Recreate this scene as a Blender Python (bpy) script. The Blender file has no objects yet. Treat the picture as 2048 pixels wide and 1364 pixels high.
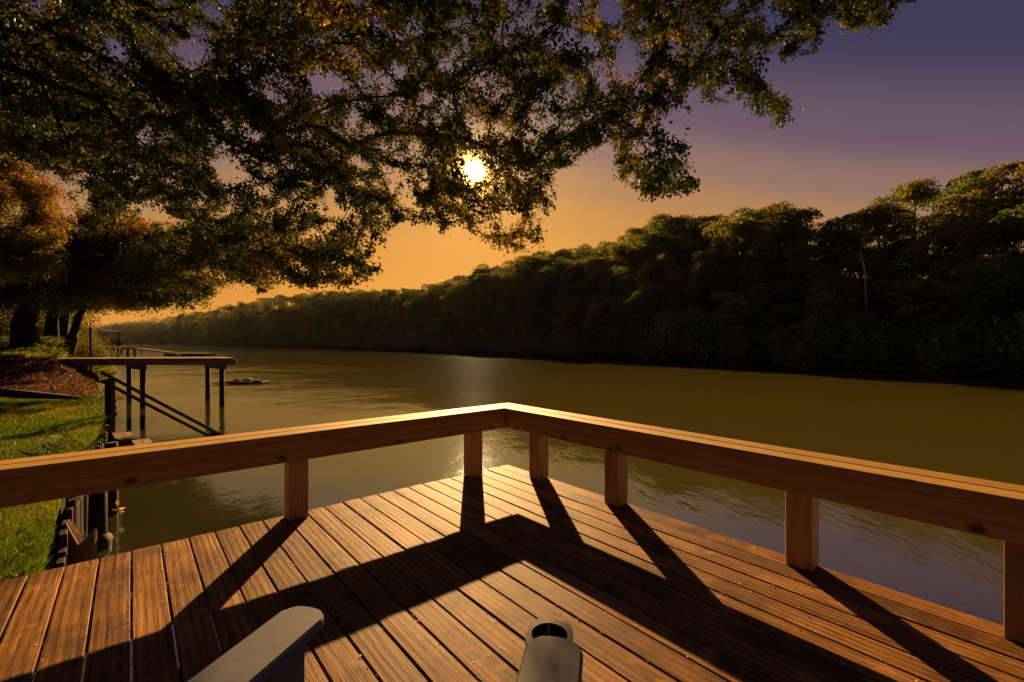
import bpy, bmesh, math, random
import numpy as np
from mathutils import Vector, Matrix

random.seed(7)
rng = np.random.default_rng(7)
SC = bpy.context.scene
COL = SC.collection
R = math.radians

# ------------------------------------------------------------------ camera, sky, sun, exposure
FPX, CX, CY, CAMZ = 897.0, 1024.0, 684.0, 2.40
cam_data = bpy.data.cameras.new('camera')
cam = bpy.data.objects.new('camera', cam_data)
COL.objects.link(cam)
cam.location = (0, 0, CAMZ)
cam.rotation_euler = (R(90), 0, 0)
cam_data.sensor_width = 36.0
cam_data.lens = FPX / 2048 * 36.0
cam_data.shift_y = 2 / 2048
cam_data.clip_start = 0.05
cam_data.clip_end = 6000
SC.camera = cam

SUN = Vector((-76, 897, 342)).normalized()
SUN_EL = math.asin(SUN.z)
SUN_AZ = math.atan2(SUN.x, SUN.y)
SUN_STRENGTH = 5.0
SUN_COLOR = (1.0, 0.57, 0.22)
EXPOSURE = 1.5
HAZE = 0.000013

SC.view_settings.view_transform = 'Standard'
SC.view_settings.look = 'None'
SC.view_settings.exposure = EXPOSURE
SC.view_settings.gamma = 1.0
SC.view_settings.use_curve_mapping = False
SC.cycles.use_denoising = True
SC.cycles.max_bounces = 8
SC.cycles.diffuse_bounces = 4
SC.cycles.volume_bounces = 0
SC.cycles.volume_step_rate = 4.0

world = bpy.data.worlds.new('World')
SC.world = world
world.use_nodes = True


def srgb(r, g, b):
    f = lambda c: (c / 255 / 12.92) if c / 255 <= 0.04045 else ((c / 255 + 0.055) / 1.055) ** 2.4
    return (f(r), f(g), f(b), 1.0)


def build_world():
    nt = world.node_tree
    nt.nodes.clear()
    N, L = nt.nodes.new, nt.links.new

    def math_(op, a, b=None, c=None):
        n = N('ShaderNodeMath'); n.operation = op
        for i, v in enumerate((a, b, c)):
            if v is None: continue
            if isinstance(v, (int, float)): n.inputs[i].default_value = v
            else: L(v, n.inputs[i])
        return n.outputs[0]

    tc = N('ShaderNodeTexCoord')
    nrm = N('ShaderNodeVectorMath'); nrm.operation = 'NORMALIZE'
    L(tc.outputs['Generated'], nrm.inputs[0])
    sep = N('ShaderNodeSeparateXYZ'); L(nrm.outputs[0], sep.inputs[0])
    el = math_('MULTIPLY', math_('ARCSINE', math_('MAXIMUM', sep.outputs[2], 0.0)), 180 / math.pi)
    flat = N('ShaderNodeCombineXYZ'); L(sep.outputs[0], flat.inputs[0]); L(sep.outputs[1], flat.inputs[1])
    fn = N('ShaderNodeVectorMath'); fn.operation = 'NORMALIZE'; L(flat.outputs[0], fn.inputs[0])
    hd = N('ShaderNodeVectorMath'); hd.operation = 'DOT_PRODUCT'; L(fn.outputs[0], hd.inputs[0])
    hs = Vector((SUN.x, SUN.y, 0)).normalized(); hd.inputs[1].default_value = hs
    daz = math_('MULTIPLY', math_('ARCCOSINE', math_('MINIMUM', math_('MAXIMUM', hd.outputs['Value'], -1.0), 1.0)), 180 / math.pi)
    e2 = math_('POWER', math_('ABSOLUTE', math_('SUBTRACT', el, 4.0)), 2.0)
    a2 = math_('POWER', math_('MULTIPLY', daz, math_('ADD', 0.2, math_('MULTIPLY', math_('MINIMUM', el, 40.0), 0.012))), 2.0)
    dist = math_('SQRT', math_('ADD', e2, a2))
    ramp = N('ShaderNodeValToRGB'); L(math_('DIVIDE', dist, 60.0), ramp.inputs[0])
    stops = [(4, (226, 150, 56)), (8, (220, 146, 58)), (12, (202, 140, 68)), (16, (178, 129, 84)),
             (20, (144, 112, 100)), (25, (106, 84, 102)), (34, (61, 56, 86)), (50, (55, 51, 84))]
    ramp.color_ramp.interpolation = 'EASE'
    els = ramp.color_ramp.elements
    while len(els) < len(stops): els.new(0.5)
    k = 2 ** -EXPOSURE
    for e, (d, c) in zip(els, stops):
        e.position = d / 60
        e.color = [x * k for x in srgb(*c)[:3]] + [1]
    # aureole and disc of the sun
    sd = N('ShaderNodeVectorMath'); sd.operation = 'DOT_PRODUCT'
    L(nrm.outputs[0], sd.inputs[0]); sd.inputs[1].default_value = SUN
    ang = math_('MULTIPLY', math_('ARCCOSINE', math_('MINIMUM', sd.outputs['Value'], 1.0)), 180 / math.pi)
    disc = math_('SMOOTH_MIN', 1.0, math_('MAXIMUM', math_('MULTIPLY', math_('SUBTRACT', 1.35, ang), 1.2), 0.0), 0.1)
    g1 = math_('EXPONENT', math_('MULTIPLY', math_('POWER', math_('DIVIDE', ang, 2.6), 2.0), -1.0))
    g2 = math_('EXPONENT', math_('MULTIPLY', math_('DIVIDE', ang, 5.0), -1.0))

    def scaled(col, fac):
        m = N('ShaderNodeVectorMath'); m.operation = 'SCALE'
        m.inputs[0].default_value = col; L(fac, m.inputs[3]); return m.outputs[0]

    def add(a, b):
        m = N('ShaderNodeVectorMath'); m.operation = 'ADD'; L(a, m.inputs[0]); L(b, m.inputs[1]); return m.outputs[0]
    tot = add(ramp.outputs[0], scaled((16.0 * k, 11.0 * k, 4.5 * k), disc))
    tot = add(tot, scaled((2.2 * k, 1.35 * k, 0.30 * k), g1))
    tot = add(tot, scaled((0.42 * k, 0.20 * k, 0.0), g2))
    # faint physical sky underneath
    sky = N('ShaderNodeTexSky'); sky.sky_type = 'NISHITA'; sky.sun_disc = False
    sky.sun_elevation = SUN_EL; sky.sun_rotation = SUN_AZ; sky.air_density = 1.5; sky.dust_density = 4.0
    m = N('ShaderNodeVectorMath'); m.operation = 'SCALE'; L(sky.outputs[0], m.inputs[0]); m.inputs[3].default_value = 0.0004
    tot = add(tot, m.outputs[0])
    bg = N('ShaderNodeBackground'); L(tot, bg.inputs[0]); bg.inputs[1].default_value = 1.0
    out = N('ShaderNodeOutputWorld'); L(bg.outputs[0], out.inputs[0])


build_world()
sun_data = bpy.data.lights.new('sun', 'SUN')
sun_data.energy = SUN_STRENGTH
sun_data.angle = R(0.5)
sun_data.color = SUN_COLOR
sun = bpy.data.objects.new('sun', sun_data)
COL.objects.link(sun)
sun.location = (-5, 60, 25)
sun.rotation_euler = (-SUN).to_track_quat('-Z', 'Y').to_euler()


# ------------------------------------------------------------------ helpers
def tag(o, label=None, cat=None, group=None, kind=None):
    if label: o['label'] = label
    if cat: o['category'] = cat
    if group: o['group'] = group
    if kind: o['kind'] = kind
    return o


def empty(name, loc=(0, 0, 0), rz=0.0, label=None, cat=None, group=None):
    o = bpy.data.objects.new(name, None)
    o.empty_display_size = 0.2
    COL.objects.link(o)
    o.location = loc
    o.rotation_euler = (0, 0, rz)
    return tag(o, label, cat, group)


def link(name, me, parent=None):
    o = bpy.data.objects.new(name, me)
    COL.objects.link(o)
    if parent: o.parent = parent
    return o


def mesh_np(name, verts, faces, mat=None, cols=None, smooth=False):
    """verts (n,3), faces (m,k) arrays -> mesh; cols (n,3) point colours."""
    verts = np.asarray(verts, dtype=np.float32)
    faces = np.asarray(faces, dtype=np.int32)
    me = bpy.data.meshes.new(name)
    me.vertices.add(len(verts)); me.vertices.foreach_set('co', verts.ravel())
    m, k = faces.shape
    me.loops.add(m * k); me.loops.foreach_set('vertex_index', faces.ravel())
    me.polygons.add(m)
    me.polygons.foreach_set('loop_start', np.arange(0, m * k, k, dtype=np.int32))
    me.polygons.foreach_set('loop_total', np.full(m, k, dtype=np.int32))
    if smooth: me.polygons.foreach_set('use_smooth', np.ones(m, dtype=bool))
    if cols is not None:
        a = me.attributes.new('tint', 'FLOAT_COLOR', 'POINT')
        c = np.ones((len(verts), 4), dtype=np.float32); c[:, :3] = cols
        a.data.foreach_set('color', c.ravel())
    if mat: me.materials.append(mat)
    me.update(calc_edges=True)
    return me


class MB:
    """collects simple solids, then links them as one mesh object"""
    def __init__(self): self.bm = bmesh.new()

    def box(self, x0, y0, z0, x1, y1, z1, bevel=0.0, M=None):
        vs = [self.bm.verts.new(p) for p in ((x0, y0, z0), (x1, y0, z0), (x1, y1, z0), (x0, y1, z0),
                                              (x0, y0, z1), (x1, y0, z1), (x1, y1, z1), (x0, y1, z1))]
        fs = [self.bm.faces.new([vs[i] for i in f]) for f in
              ((3, 2, 1, 0), (4, 5, 6, 7), (0, 1, 5, 4), (1, 2, 6, 5), (2, 3, 7, 6), (3, 0, 4, 7))]
        if bevel:
            es = {e for f in fs for e in f.edges}
            r = bmesh.ops.bevel(self.bm, geom=list(es), offset=bevel, segments=1, affect='EDGES', profile=0.7)
            vs = list({v for f in r['faces'] for v in f.verts} | {v for v in vs if v.is_valid})
        if M is not None: bmesh.ops.transform(self.bm, matrix=M, verts=[v for v in vs if v.is_valid])
        return self

    def bar(self, a, b, w, h=None, bevel=0.0, up=Vector((0, 0, 1))):
        """rectangular bar from a to b"""
        a, b = Vector(a), Vector(b)
        h = h or w
        d = b - a; L = d.length; d.normalize()
        x = d.cross(up)
        if x.length < 1e-4: x = Vector((1, 0, 0))
        x.normalize(); z = x.cross(d)
        M = Matrix(((x.x, d.x, z.x, a.x), (x.y, d.y, z.y, a.y), (x.z, d.z, z.z, a.z), (0, 0, 0, 1)))
        return self.box(-w / 2, 0, -h / 2, w / 2, L, h / 2, bevel, M)

    def prism(self, pts, z0, z1, bevel=0.0):
        lo = [self.bm.verts.new((p[0], p[1], z0)) for p in pts]
        hi = [self.bm.verts.new((p[0], p[1], z1)) for p in pts]
        n = len(pts)
        fs = [self.bm.faces.new(lo[::-1]), self.bm.faces.new(hi)]
        for i in range(n): fs.append(self.bm.faces.new((lo[i], lo[(i + 1) % n], hi[(i + 1) % n], hi[i])))
        if bevel:
            bmesh.ops.bevel(self.bm, geom=list({e for f in fs for e in f.edges}), offset=bevel, segments=1, affect='EDGES')
        return self

    def tube(self, pts, rad, n=8, cap=True):
        pts = [Vector(p) for p in pts]
        rad = rad if isinstance(rad, (list, tuple)) else [rad] * len(pts)
        rings = []
        for i, p in enumerate(pts):
            d = (pts[min(i + 1, len(pts) - 1)] - pts[max(i - 1, 0)]).normalized()
            x = d.cross(Vector((0.13, 0.99, 0.05)))
            if x.length < 1e-3: x = d.cross(Vector((1, 0, 0)))
            x.normalize(); y = d.cross(x)
            rings.append([self.bm.verts.new(p + rad[i] * (math.cos(2 * math.pi * k / n) * x + math.sin(2 * math.pi * k / n) * y)) for k in range(n)])
        for r0, r1 in zip(rings, rings[1:]):
            for k in range(n): self.bm.faces.new((r0[k], r0[(k + 1) % n], r1[(k + 1) % n], r1[k])).smooth = True
        if cap: self.bm.faces.new(rings[0][::-1]); self.bm.faces.new(rings[-1])
        return self

    def mesh(self, name, mat):
        bmesh.ops.recalc_face_normals(self.bm, faces=self.bm.faces)
        me = bpy.data.meshes.new(name); self.bm.to_mesh(me); self.bm.free()
        if mat: me.materials.append(mat)
        return me

    def build(self, name, mat, parent=None): return link(name, self.mesh(name, mat), parent)


class Field:
    """smooth random field from a few sines"""
    def __init__(self, seed, scale, n=14, dim=3):
        g = np.random.default_rng(seed)
        self.k = g.normal(size=(n, dim)) / scale * g.uniform(0.5, 2.0, size=(n, 1))
        self.p = g.uniform(0, 6.28, n)

    def __call__(self, P): return np.sin(np.asarray(P) @ self.k.T + self.p).sum(1) / math.sqrt(len(self.p) / 2)


# ------------------------------------------------------------------ materials
def new_mat(name):
    m = bpy.data.materials.new(name); m.use_nodes = True
    nt = m.node_tree; nt.nodes.clear()
    out = nt.nodes.new('ShaderNodeOutputMaterial')
    return m, nt, out


class G:
    """small node-graph helper"""
    def __init__(self, nt): self.nt = nt

    def n(self, t, **kw):
        x = self.nt.nodes.new(t)
        for k, v in kw.items(): setattr(x, k, v)
        return x

    def set(self, sock, v):
        if hasattr(v, 'is_output') or isinstance(v, bpy.types.NodeSocket): self.nt.links.new(v, sock)
        elif v is not None: sock.default_value = v

    def math(self, op, a, b=None):
        x = self.n('ShaderNodeMath', operation=op); self.set(x.inputs[0], a); self.set(x.inputs[1], b); return x.outputs[0]

    def vec(self, op, a, b=None):
        x = self.n('ShaderNodeVectorMath', operation=op); self.set(x.inputs[0], a); self.set(x.inputs[1], b); return x.outputs[0]

    def noise(self, v, scale, detail=3, rough=0.55, dist=0.0):
        x = self.n('ShaderNodeTexNoise'); self.set(x.inputs['Vector'], v)
        x.inputs['Scale'].default_value = scale; x.inputs['Detail'].default_value = detail
        x.inputs['Roughness'].default_value = rough; x.inputs['Distortion'].default_value = dist
        return x.outputs[0]

    def ramp(self, f, stops):
        x = self.n('ShaderNodeValToRGB'); self.set(x.inputs[0], f)
        e = x.color_ramp.elements
        while len(e) < len(stops): e.new(0.5)
        for q, (p, c) in zip(e, stops):
            q.position = p; q.color = (c[0], c[1], c[2], 1) if not isinstance(c, (int, float)) else (c, c, c, 1)
        return x.outputs[0]

    def mix(self, f, a, b, blend='MIX'):
        x = self.n('ShaderNodeMix', data_type='RGBA', blend_type=blend)
        self.set(x.inputs[0], f); self.set(x.inputs[6], a); self.set(x.inputs[7], b); return x.outputs[2]

    def bump(self, h, strength, dist):
        x = self.n('ShaderNodeBump'); self.set(x.inputs['Height'], h)
        x.inputs['Strength'].default_value = strength; x.inputs['Distance'].default_value = dist
        return x.outputs[0]

    def bsdf(self, out, col, rough=0.6, normal=None, spec=0.4):
        b = self.n('ShaderNodeBsdfPrincipled')
        self.set(b.inputs['Base Color'], col); self.set(b.inputs['Roughness'], rough)
        b.inputs['Specular IOR Level'].default_value = spec
        if normal is not None: self.set(b.inputs['Normal'], normal)
        self.nt.links.new(b.outputs[0], out.inputs[0]); return b


def wood_mat(name, dark, mid, light, knots=0.0, stain=0.5, grain=1.0, rough=0.6, bump=0.4, axis=1, spec=0.3, ringamp=0.06):
    """sawn boards whose grain runs along local Y (axis=1), X (0) or Z (2)"""
    m, nt, out = new_mat(name); g = G(nt)
    tc = g.n('ShaderNodeTexCoord'); oi = g.n('ShaderNodeObjectInfo')
    off = g.n('ShaderNodeCombineXYZ')
    g.set(off.inputs[0], g.math('MULTIPLY', oi.outputs['Random'], 37.0))
    g.set(off.inputs[1], g.math('MULTIPLY', oi.outputs['Random'], 91.0))
    g.set(off.inputs[2], g.math('MULTIPLY', oi.outputs['Random'], 53.0))
    v0 = g.vec('ADD', tc.outputs['Object'], off.outputs[0])
    s = [1.0, 1.0, 1.0]; s[axis] = 0.03
    v = g.vec('MULTIPLY', v0, tuple(s))
    s2 = [1.0, 1.0, 1.0]; s2[axis] = 0.16
    vw = g.vec('MULTIPLY', v0, tuple(s2))
    warp = g.noise(vw, 5.0, 2, 0.5)
    # growth rings cut by the saw
    ax = [i for i in range(3) if i != axis]
    sep = g.n('ShaderNodeSeparateXYZ'); g.set(sep.inputs[0], v0)
    c = g.math('ADD', sep.outputs[ax[0]], g.math('MULTIPLY', sep.outputs[ax[1]], 0.6))
    ring = g.math('SINE', g.math('MULTIPLY', g.math('ADD', c, g.math('MULTIPLY', warp, 0.07)), 420.0 * grain))
    fib = g.noise(v, 120.0, 4, 0.65)
    fac = g.math('ADD', g.math('MULTIPLY', ring, ringamp), g.math('ADD', g.math('MULTIPLY', fib, 0.9), g.math('MULTIPLY', g.noise(v, 16.0, 3), 0.35)))
    col = g.ramp(g.math('SUBTRACT', fac, 0.12), [(0.22, dark), (0.5, mid), (0.8, light)])
    st = g.noise(v0, 2.2, 5, 0.62)
    col = g.mix(g.math('MULTIPLY', g.ramp(st, [(0.44, 0.0), (0.68, 1.0)]), stain), col, (dark[0] * 0.8, dark[1] * 0.85, dark[2] * 0.9, 1))
    st2 = g.noise(g.vec('ADD', v0, (9.3, 4.1, 2.2)), 5.5, 4, 0.7)
    col = g.mix(g.math('MULTIPLY', g.ramp(st2, [(0.60, 0.0), (0.72, 1.0)]), stain * 0.7), col, (light[0] * 1.15, light[1] * 1.12, light[2] * 1.0, 1))
    br = g.math('ADD', 0.68, g.math('MULTIPLY', oi.outputs['Random'], 0.62))
    hsv = g.n('ShaderNodeHueSaturation'); g.set(hsv.inputs['Color'], col); g.set(hsv.inputs['Value'], br)
    col = hsv.outputs[0]
    if knots:
        kv = g.n('ShaderNodeCombineXYZ')
        g.set(kv.inputs[0], g.math('MULTIPLY', c, 5.0)); g.set(kv.inputs[1], g.math('MULTIPLY', sep.outputs[axis], 2.2))
        vo = g.n('ShaderNodeTexVoronoi', voronoi_dimensions='2D'); g.set(vo.inputs['Vector'], kv.outputs[0])
        vo.inputs['Scale'].default_value = 1.0
        kd = g.math('ADD', vo.outputs['Distance'], g.math('MULTIPLY', g.noise(v0, 40, 2), 0.05))
        kf = g.ramp(kd, [(0.055, 1.0), (0.085, 0.5), (0.12, 0.0)])
        col = g.mix(g.math('MULTIPLY', kf, knots), col, (dark[0] * 0.30, dark[1] * 0.26, dark[2] * 0.22, 1))
    h = g.math('ADD', fib, g.math('MULTIPLY', ring, 0.10))
    g.bsdf(out, col, rough, g.bump(h, bump, 0.004), spec)
    return m


def leaf_mat(name, trans=0.45, gloss=0.06):
    m, nt, out = new_mat(name); g = G(nt)
    at = g.n('ShaderNodeAttribute', attribute_name='tint')
    oi = g.n('ShaderNodeObjectInfo')
    hsv = g.n('ShaderNodeHueSaturation'); g.set(hsv.inputs['Color'], at.outputs['Color'])
    g.set(hsv.inputs['Value'], g.math('ADD', 0.8, g.math('MULTIPLY', oi.outputs['Random'], 0.4)))
    g.set(hsv.inputs['Hue'], g.math('ADD', 0.485, g.math('MULTIPLY', oi.outputs['Random'], 0.03)))
    d = g.n('ShaderNodeBsdfDiffuse'); g.set(d.inputs[0], hsv.outputs[0])
    t = g.n('ShaderNodeBsdfTranslucent'); g.set(t.inputs[0], g.mix(1.0, hsv.outputs[0], (1.5, 1.25, 0.7, 1), 'MULTIPLY'))
    gl = g.n('ShaderNodeBsdfGlossy'); gl.inputs['Roughness'].default_value = 0.45; gl.inputs[0].default_value = (0.6, 0.6, 0.6, 1)
    a = g.n('ShaderNodeMixShader'); a.inputs[0].default_value = trans
    nt.links.new(d.outputs[0], a.inputs[1]); nt.links.new(t.outputs[0], a.inputs[2])
    b = g.n('ShaderNodeMixShader'); b.inputs[0].default_value = gloss
    nt.links.new(a.outputs[0], b.inputs[1]); nt.links.new(gl.outputs[0], b.inputs[2])
    nt.links.new(b.outputs[0], out.inputs[0])
    return m


def bark_mat(name, c0, c1, scale=9.0):
    m, nt, out = new_mat(name); g = G(nt)
    tc = g.n('ShaderNodeTexCoord')
    v = g.vec('MULTIPLY', tc.outputs['Object'], (1, 1, 0.25))
    f = g.noise(v, scale, 6, 0.65)
    f2 = g.noise(tc.outputs['Object'], 2.0, 3)
    col = g.mix(f2, g.ramp(f, [(0.35, c0), (0.65, c1)]), (c0[0], c0[1] * 1.1, c0[2], 1))
    g.bsdf(out, col, 0.9, g.bump(f, 0.9, 0.05), 0.15)
    return m


def plain_mat(name, col, rough=0.6, noise=0.2, scale=12.0, spec=0.4, bump=0.1, dist=0.01, metal=0.0):
    m, nt, out = new_mat(name); g = G(nt)
    tc = g.n('ShaderNodeTexCoord')
    f = g.noise(tc.outputs['Object'], scale, 5, 0.6)
    lo = tuple(c * (1 - noise) for c in col); hi = tuple(min(1, c * (1 + noise)) for c in col)
    b = g.bsdf(out, g.ramp(f, [(0.3, lo), (0.7, hi)]), rough, g.bump(f, bump, dist), spec)
    b.inputs['Metallic'].default_value = metal
    return m


def ground_mat(name, stops, scale, bump=0.6, dist=0.05, fine=60.0, spec=0.1):
    m, nt, out = new_mat(name); g = G(nt)
    tc = g.n('ShaderNodeTexCoord')
    f = g.noise(tc.outputs['Object'], scale, 8, 0.65)
    f2 = g.noise(tc.outputs['Object'], fine, 4, 0.7)
    mixf = g.math('ADD', g.math('MULTIPLY', f, 0.6), g.math('MULTIPLY', f2, 0.4))
    g.bsdf(out, g.ramp(mixf, stops), 0.95, g.bump(f2, bump, dist), spec)
    return m


def water_mat():
    m, nt, out = new_mat('river_water'); g = G(nt)
    geo = g.n('ShaderNodeNewGeometry')
    pos = geo.outputs['Position']
    # patches where a breath of wind roughens the surface
    rot = g.n('ShaderNodeMapping'); g.set(rot.inputs['Vector'], pos)
    rot.inputs['Rotation'].default_value = (0, 0, R(40)); rot.inputs['Scale'].default_value = (1.0, 0.42, 1.0)
    v = rot.outputs[0]
    n1 = g.noise(v, 3.2, 3, 0.55, 0.4)
    n2 = g.noise(v, 11.0, 3, 0.6, 0.2)
    n3 = g.noise(pos, 0.5, 2, 0.5)
    patch = g.ramp(g.noise(pos, 0.16, 3, 0.5), [(0.40, 0.25), (0.62, 1.0)])
    h = g.math('ADD', g.math('MULTIPLY', n1, 0.55), g.math('ADD', g.math('MULTIPLY', n2, 0.22), g.math('MULTIPLY', n3, 0.9)))
    band = g.n('ShaderNodeMapping'); g.set(band.inputs['Vector'], pos)
    band.inputs['Rotation'].default_value = (0, 0, R(-38)); band.inputs['Scale'].default_value = (0.006, 0.03, 1.0)
    wind = g.ramp(g.noise(band.outputs[0], 1.0, 3, 0.5), [(0.46, 1.0), (0.58, 3.0)])
    h = g.math('MULTIPLY', g.math('MULTIPLY', h, patch), wind)
    nrm = g.bump(h, 0.7, 0.028)
    # body colour grows lighter from the left shore out into the stream
    sp = g.n('ShaderNodeSeparateXYZ'); g.set(sp.inputs[0], pos)
    off = g.math('ADD', g.math('MULTIPLY', g.math('ADD', sp.outputs[0], sp.outputs[1]), 0.707), g.math('MULTIPLY', g.noise(pos, 0.35, 4, 0.6), 4.0))
    stream_mix = g.ramp(g.math('DIVIDE', off, 14.0), [(0.36, 0.0), (0.72, 1.0)])
    col = g.mix(stream_mix, (0.028, 0.026, 0.008, 1), (0.062, 0.052, 0.009, 1))
    body = g.n('ShaderNodeBsdfDiffuse'); g.set(body.inputs[0], col)
    gl = g.n('ShaderNodeBsdfGlossy'); gl.inputs['Roughness'].default_value = 0.05; g.set(gl.inputs['Normal'], nrm)
    gl.inputs[0].default_value = (0.60, 0.76, 1.0, 1)
    fr = g.n('ShaderNodeFresnel'); fr.inputs['IOR'].default_value = 4.0; g.set(fr.inputs['Normal'], nrm)
    mx = g.n('ShaderNodeMixShader'); g.set(mx.inputs[0], fr.outputs[0])
    nt.links.new(body.outputs[0], mx.inputs[1]); nt.links.new(gl.outputs[0], mx.inputs[2])
    nt.links.new(mx.outputs[0], out.inputs[0])
    return m


M_DECK = wood_mat('weathered_decking', (0.036, 0.015, 0.0045), (0.158, 0.071, 0.018), (0.30, 0.148, 0.043), 0.35, 0.9, 0.40, 0.62, 0.7, spec=0.08, ringamp=0.10)
M_PINE = wood_mat('new_pine', (0.22, 0.115, 0.022), (0.38, 0.225, 0.052), (0.47, 0.295, 0.078), 0.9, 0.2, 0.35, 0.6, 0.25, spec=0.10)
M_PINE_Z = wood_mat('new_pine_post', (0.24, 0.120, 0.022), (0.38, 0.212, 0.048), (0.46, 0.27, 0.072), 0.5, 0.15, 0.35, 0.55, 0.25, axis=2, spec=0.2)
M_TIMBER = wood_mat('dark_timber', (0.022, 0.012, 0.007), (0.045, 0.025, 0.015), (0.075, 0.042, 0.025), 0.0, 0.5, 0.5, 0.8, 0.8)
M_TIMBER_Z = wood_mat('dark_timber_post', (0.012, 0.007, 0.004), (0.026, 0.015, 0.009), (0.045, 0.026, 0.016), 0.0, 0.5, 0.5, 0.8, 0.8, axis=2, spec=0.1)
M_DOCK = wood_mat('brown_dock_boards', (0.10, 0.045, 0.022), (0.17, 0.08, 0.04), (0.22, 0.11, 0.055), 0.0, 0.4, 0.6, 0.7, 0.6)
M_GREY = plain_mat('grey_plastic_lumber', (0.074, 0.080, 0.098), 0.6, 0.10, 30.0, 0.08, 0.12, 0.003)
M_LEAF = leaf_mat('leaves', 0.45, 0.03)
M_FAR_LEAF = leaf_mat('far_leaves', 0.48, 0.03)
M_GRASS = leaf_mat('grass_blades', 0.5, 0.05)
M_BARK = bark_mat('dark_bark', (0.010, 0.007, 0.005), (0.030, 0.021, 0.016))
M_STUMP = bark_mat('broken_wood', (0.10, 0.055, 0.03), (0.24, 0.14, 0.08), 16)
M_PALE = bark_mat('bleached_wood', (0.16, 0.14, 0.12), (0.28, 0.25, 0.21))
M_LAWN = ground_mat('lawn_soil', [(0.35, (0.014, 0.016, 0.005)), (0.6, (0.03, 0.034, 0.009))], 1.5)
M_MULCH = ground_mat('mulch_soil', [(0.35, (0.025, 0.013, 0.008)), (0.65, (0.07, 0.035, 0.02))], 5.0)
M_FOREST = ground_mat('forest_floor', [(0.35, (0.008, 0.007, 0.004)), (0.65, (0.02, 0.016, 0.009))], 0.5)
M_ROCK = plain_mat('wet_rock', (0.095, 0.055, 0.036), 0.6, 0.5, 5.0, 0.4, 0.8, 0.08)
M_WHITE = plain_mat('white_enamel', (0.8, 0.79, 0.76), 0.35, 0.04)
M_DARK = plain_mat('dark_glass', (0.02, 0.02, 0.022), 0.2, 0.1)
M_ROOF = plain_mat('brown_shingle', (0.045, 0.028, 0.02), 0.95, 0.3, 3.0, 0.05)
M_WALL = plain_mat('grey_boards', (0.26, 0.23, 0.21), 0.8, 0.15, 3.0)
M_WATER = water_mat()

GREEN = np.array([0.024, 0.036, 0.008]); OLIVE = np.array([0.050, 0.048, 0.010]); LIME = np.array([0.078, 0.082, 0.014])
YELLOW = np.array([0.17, 0.118, 0.016]); ORANGE = np.array([0.21, 0.105, 0.016]); RUST = np.array([0.14, 0.055, 0.012])


# ------------------------------------------------------------------ foliage builders
def unit(v): return v / np.maximum(np.linalg.norm(v, axis=1, keepdims=True), 1e-9)


def leaf_arrays(pos, axis, size, aspect=0.62, fold=0.12, seed=1):
    """one pointed, slightly folded leaf (a kite of two faces) per position"""
    g = np.random.default_rng(seed)
    n = len(pos)
    axis = unit(axis)
    side = unit(np.cross(axis, g.normal(size=(n, 3))))
    nor = np.cross(axis, side)
    L = size[:, None]
    W = L * aspect * 0.5
    base = pos
    tip = pos + axis * L + nor * L * fold * g.normal(size=(n, 1))
    mid = pos + axis * L * 0.45
    a = mid + side * W + nor * L * fold
    b = mid - side * W + nor * L * fold
    V = np.stack([base, a, tip, b], 1).reshape(-1, 3)
    F = np.arange(4 * n).reshape(n, 4)
    return V, F


def tint_pick(P, seed, weights, scale=1.2, spread=0.25):
    """a colour for each position: kinds drift slowly through the crown, each leaf a little off"""
    g = np.random.default_rng(seed + 99)
    f = Field(seed, scale)(P) * 0.5 + g.normal(size=len(P)) * spread
    q = np.argsort(np.argsort(f)) / max(1, len(f) - 1)
    cols = np.array([c for c, w in weights]); w = np.array([w for c, w in weights], float); w = np.cumsum(w / w.sum())
    out = cols[np.searchsorted(w, np.clip(q, 0, 0.9999))]
    return out * np.exp(g.normal(size=(len(P), 1)) * 0.25)


def grow(nodes, parents, targets, step=0.45, bend=0.25, seed=3, start_from=0):
    """join every target to the nearest point of the growing tree; returns nodes, parents, tip ids"""
    g = np.random.default_rng(seed)
    cap = len(nodes) + 60 * len(targets)
    P = np.zeros((cap, 3)); P[:len(nodes)] = nodes
    par = np.full(cap, -1, int); par[:len(parents)] = parents
    plen = np.zeros(cap); cnt = len(nodes)
    for i in range(1, cnt):
        if par[i] >= 0: plen[i] = plen[par[i]] + np.linalg.norm(P[i] - P[par[i]])
    root = P[start_from]
    order = np.argsort(np.linalg.norm(targets - root, axis=1))
    tips = []
    for t in order:
        T = targets[t]
        d = np.linalg.norm(P[start_from:cnt] - T, axis=1)
        j = int(np.argmin(d + 0.12 * plen[start_from:cnt])) + start_from
        A = P[j]; L = np.linalg.norm(T - A)
        n = max(1, min(40, int(L / step)))
        pd = A - P[par[j]] if par[j] >= 0 else T - A
        pd = pd / max(1e-6, np.linalg.norm(pd))
        C = A + pd * L * bend + (T - A) * 0.35 + g.normal(size=3) * L * 0.05 + np.array([0, 0, 0.08 * L])
        prev = j
        for k in range(1, n + 1):
            u = k / n
            P[cnt] = (1 - u) ** 2 * A + 2 * u * (1 - u) * C + u * u * T + (g.normal(size=3) * 0.02 if k < n else 0)
            par[cnt] = prev; plen[cnt] = plen[prev] + np.linalg.norm(P[cnt] - P[prev]); prev = cnt; cnt += 1
        tips.append(prev)
    return P[:cnt], par[:cnt], np.array(tips)


def radii(par, r_tip, power, rmin=None):
    n = len(par); w = np.zeros(n); child = np.zeros(n, int)
    for i in range(n):
        if par[i] >= 0: child[par[i]] += 1
    for i in range(n - 1, -1, -1):
        if child[i] == 0: w[i] = max(w[i], 1.0)
        if par[i] >= 0: w[par[i]] += w[i]
    return r_tip * w ** power, w


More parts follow.
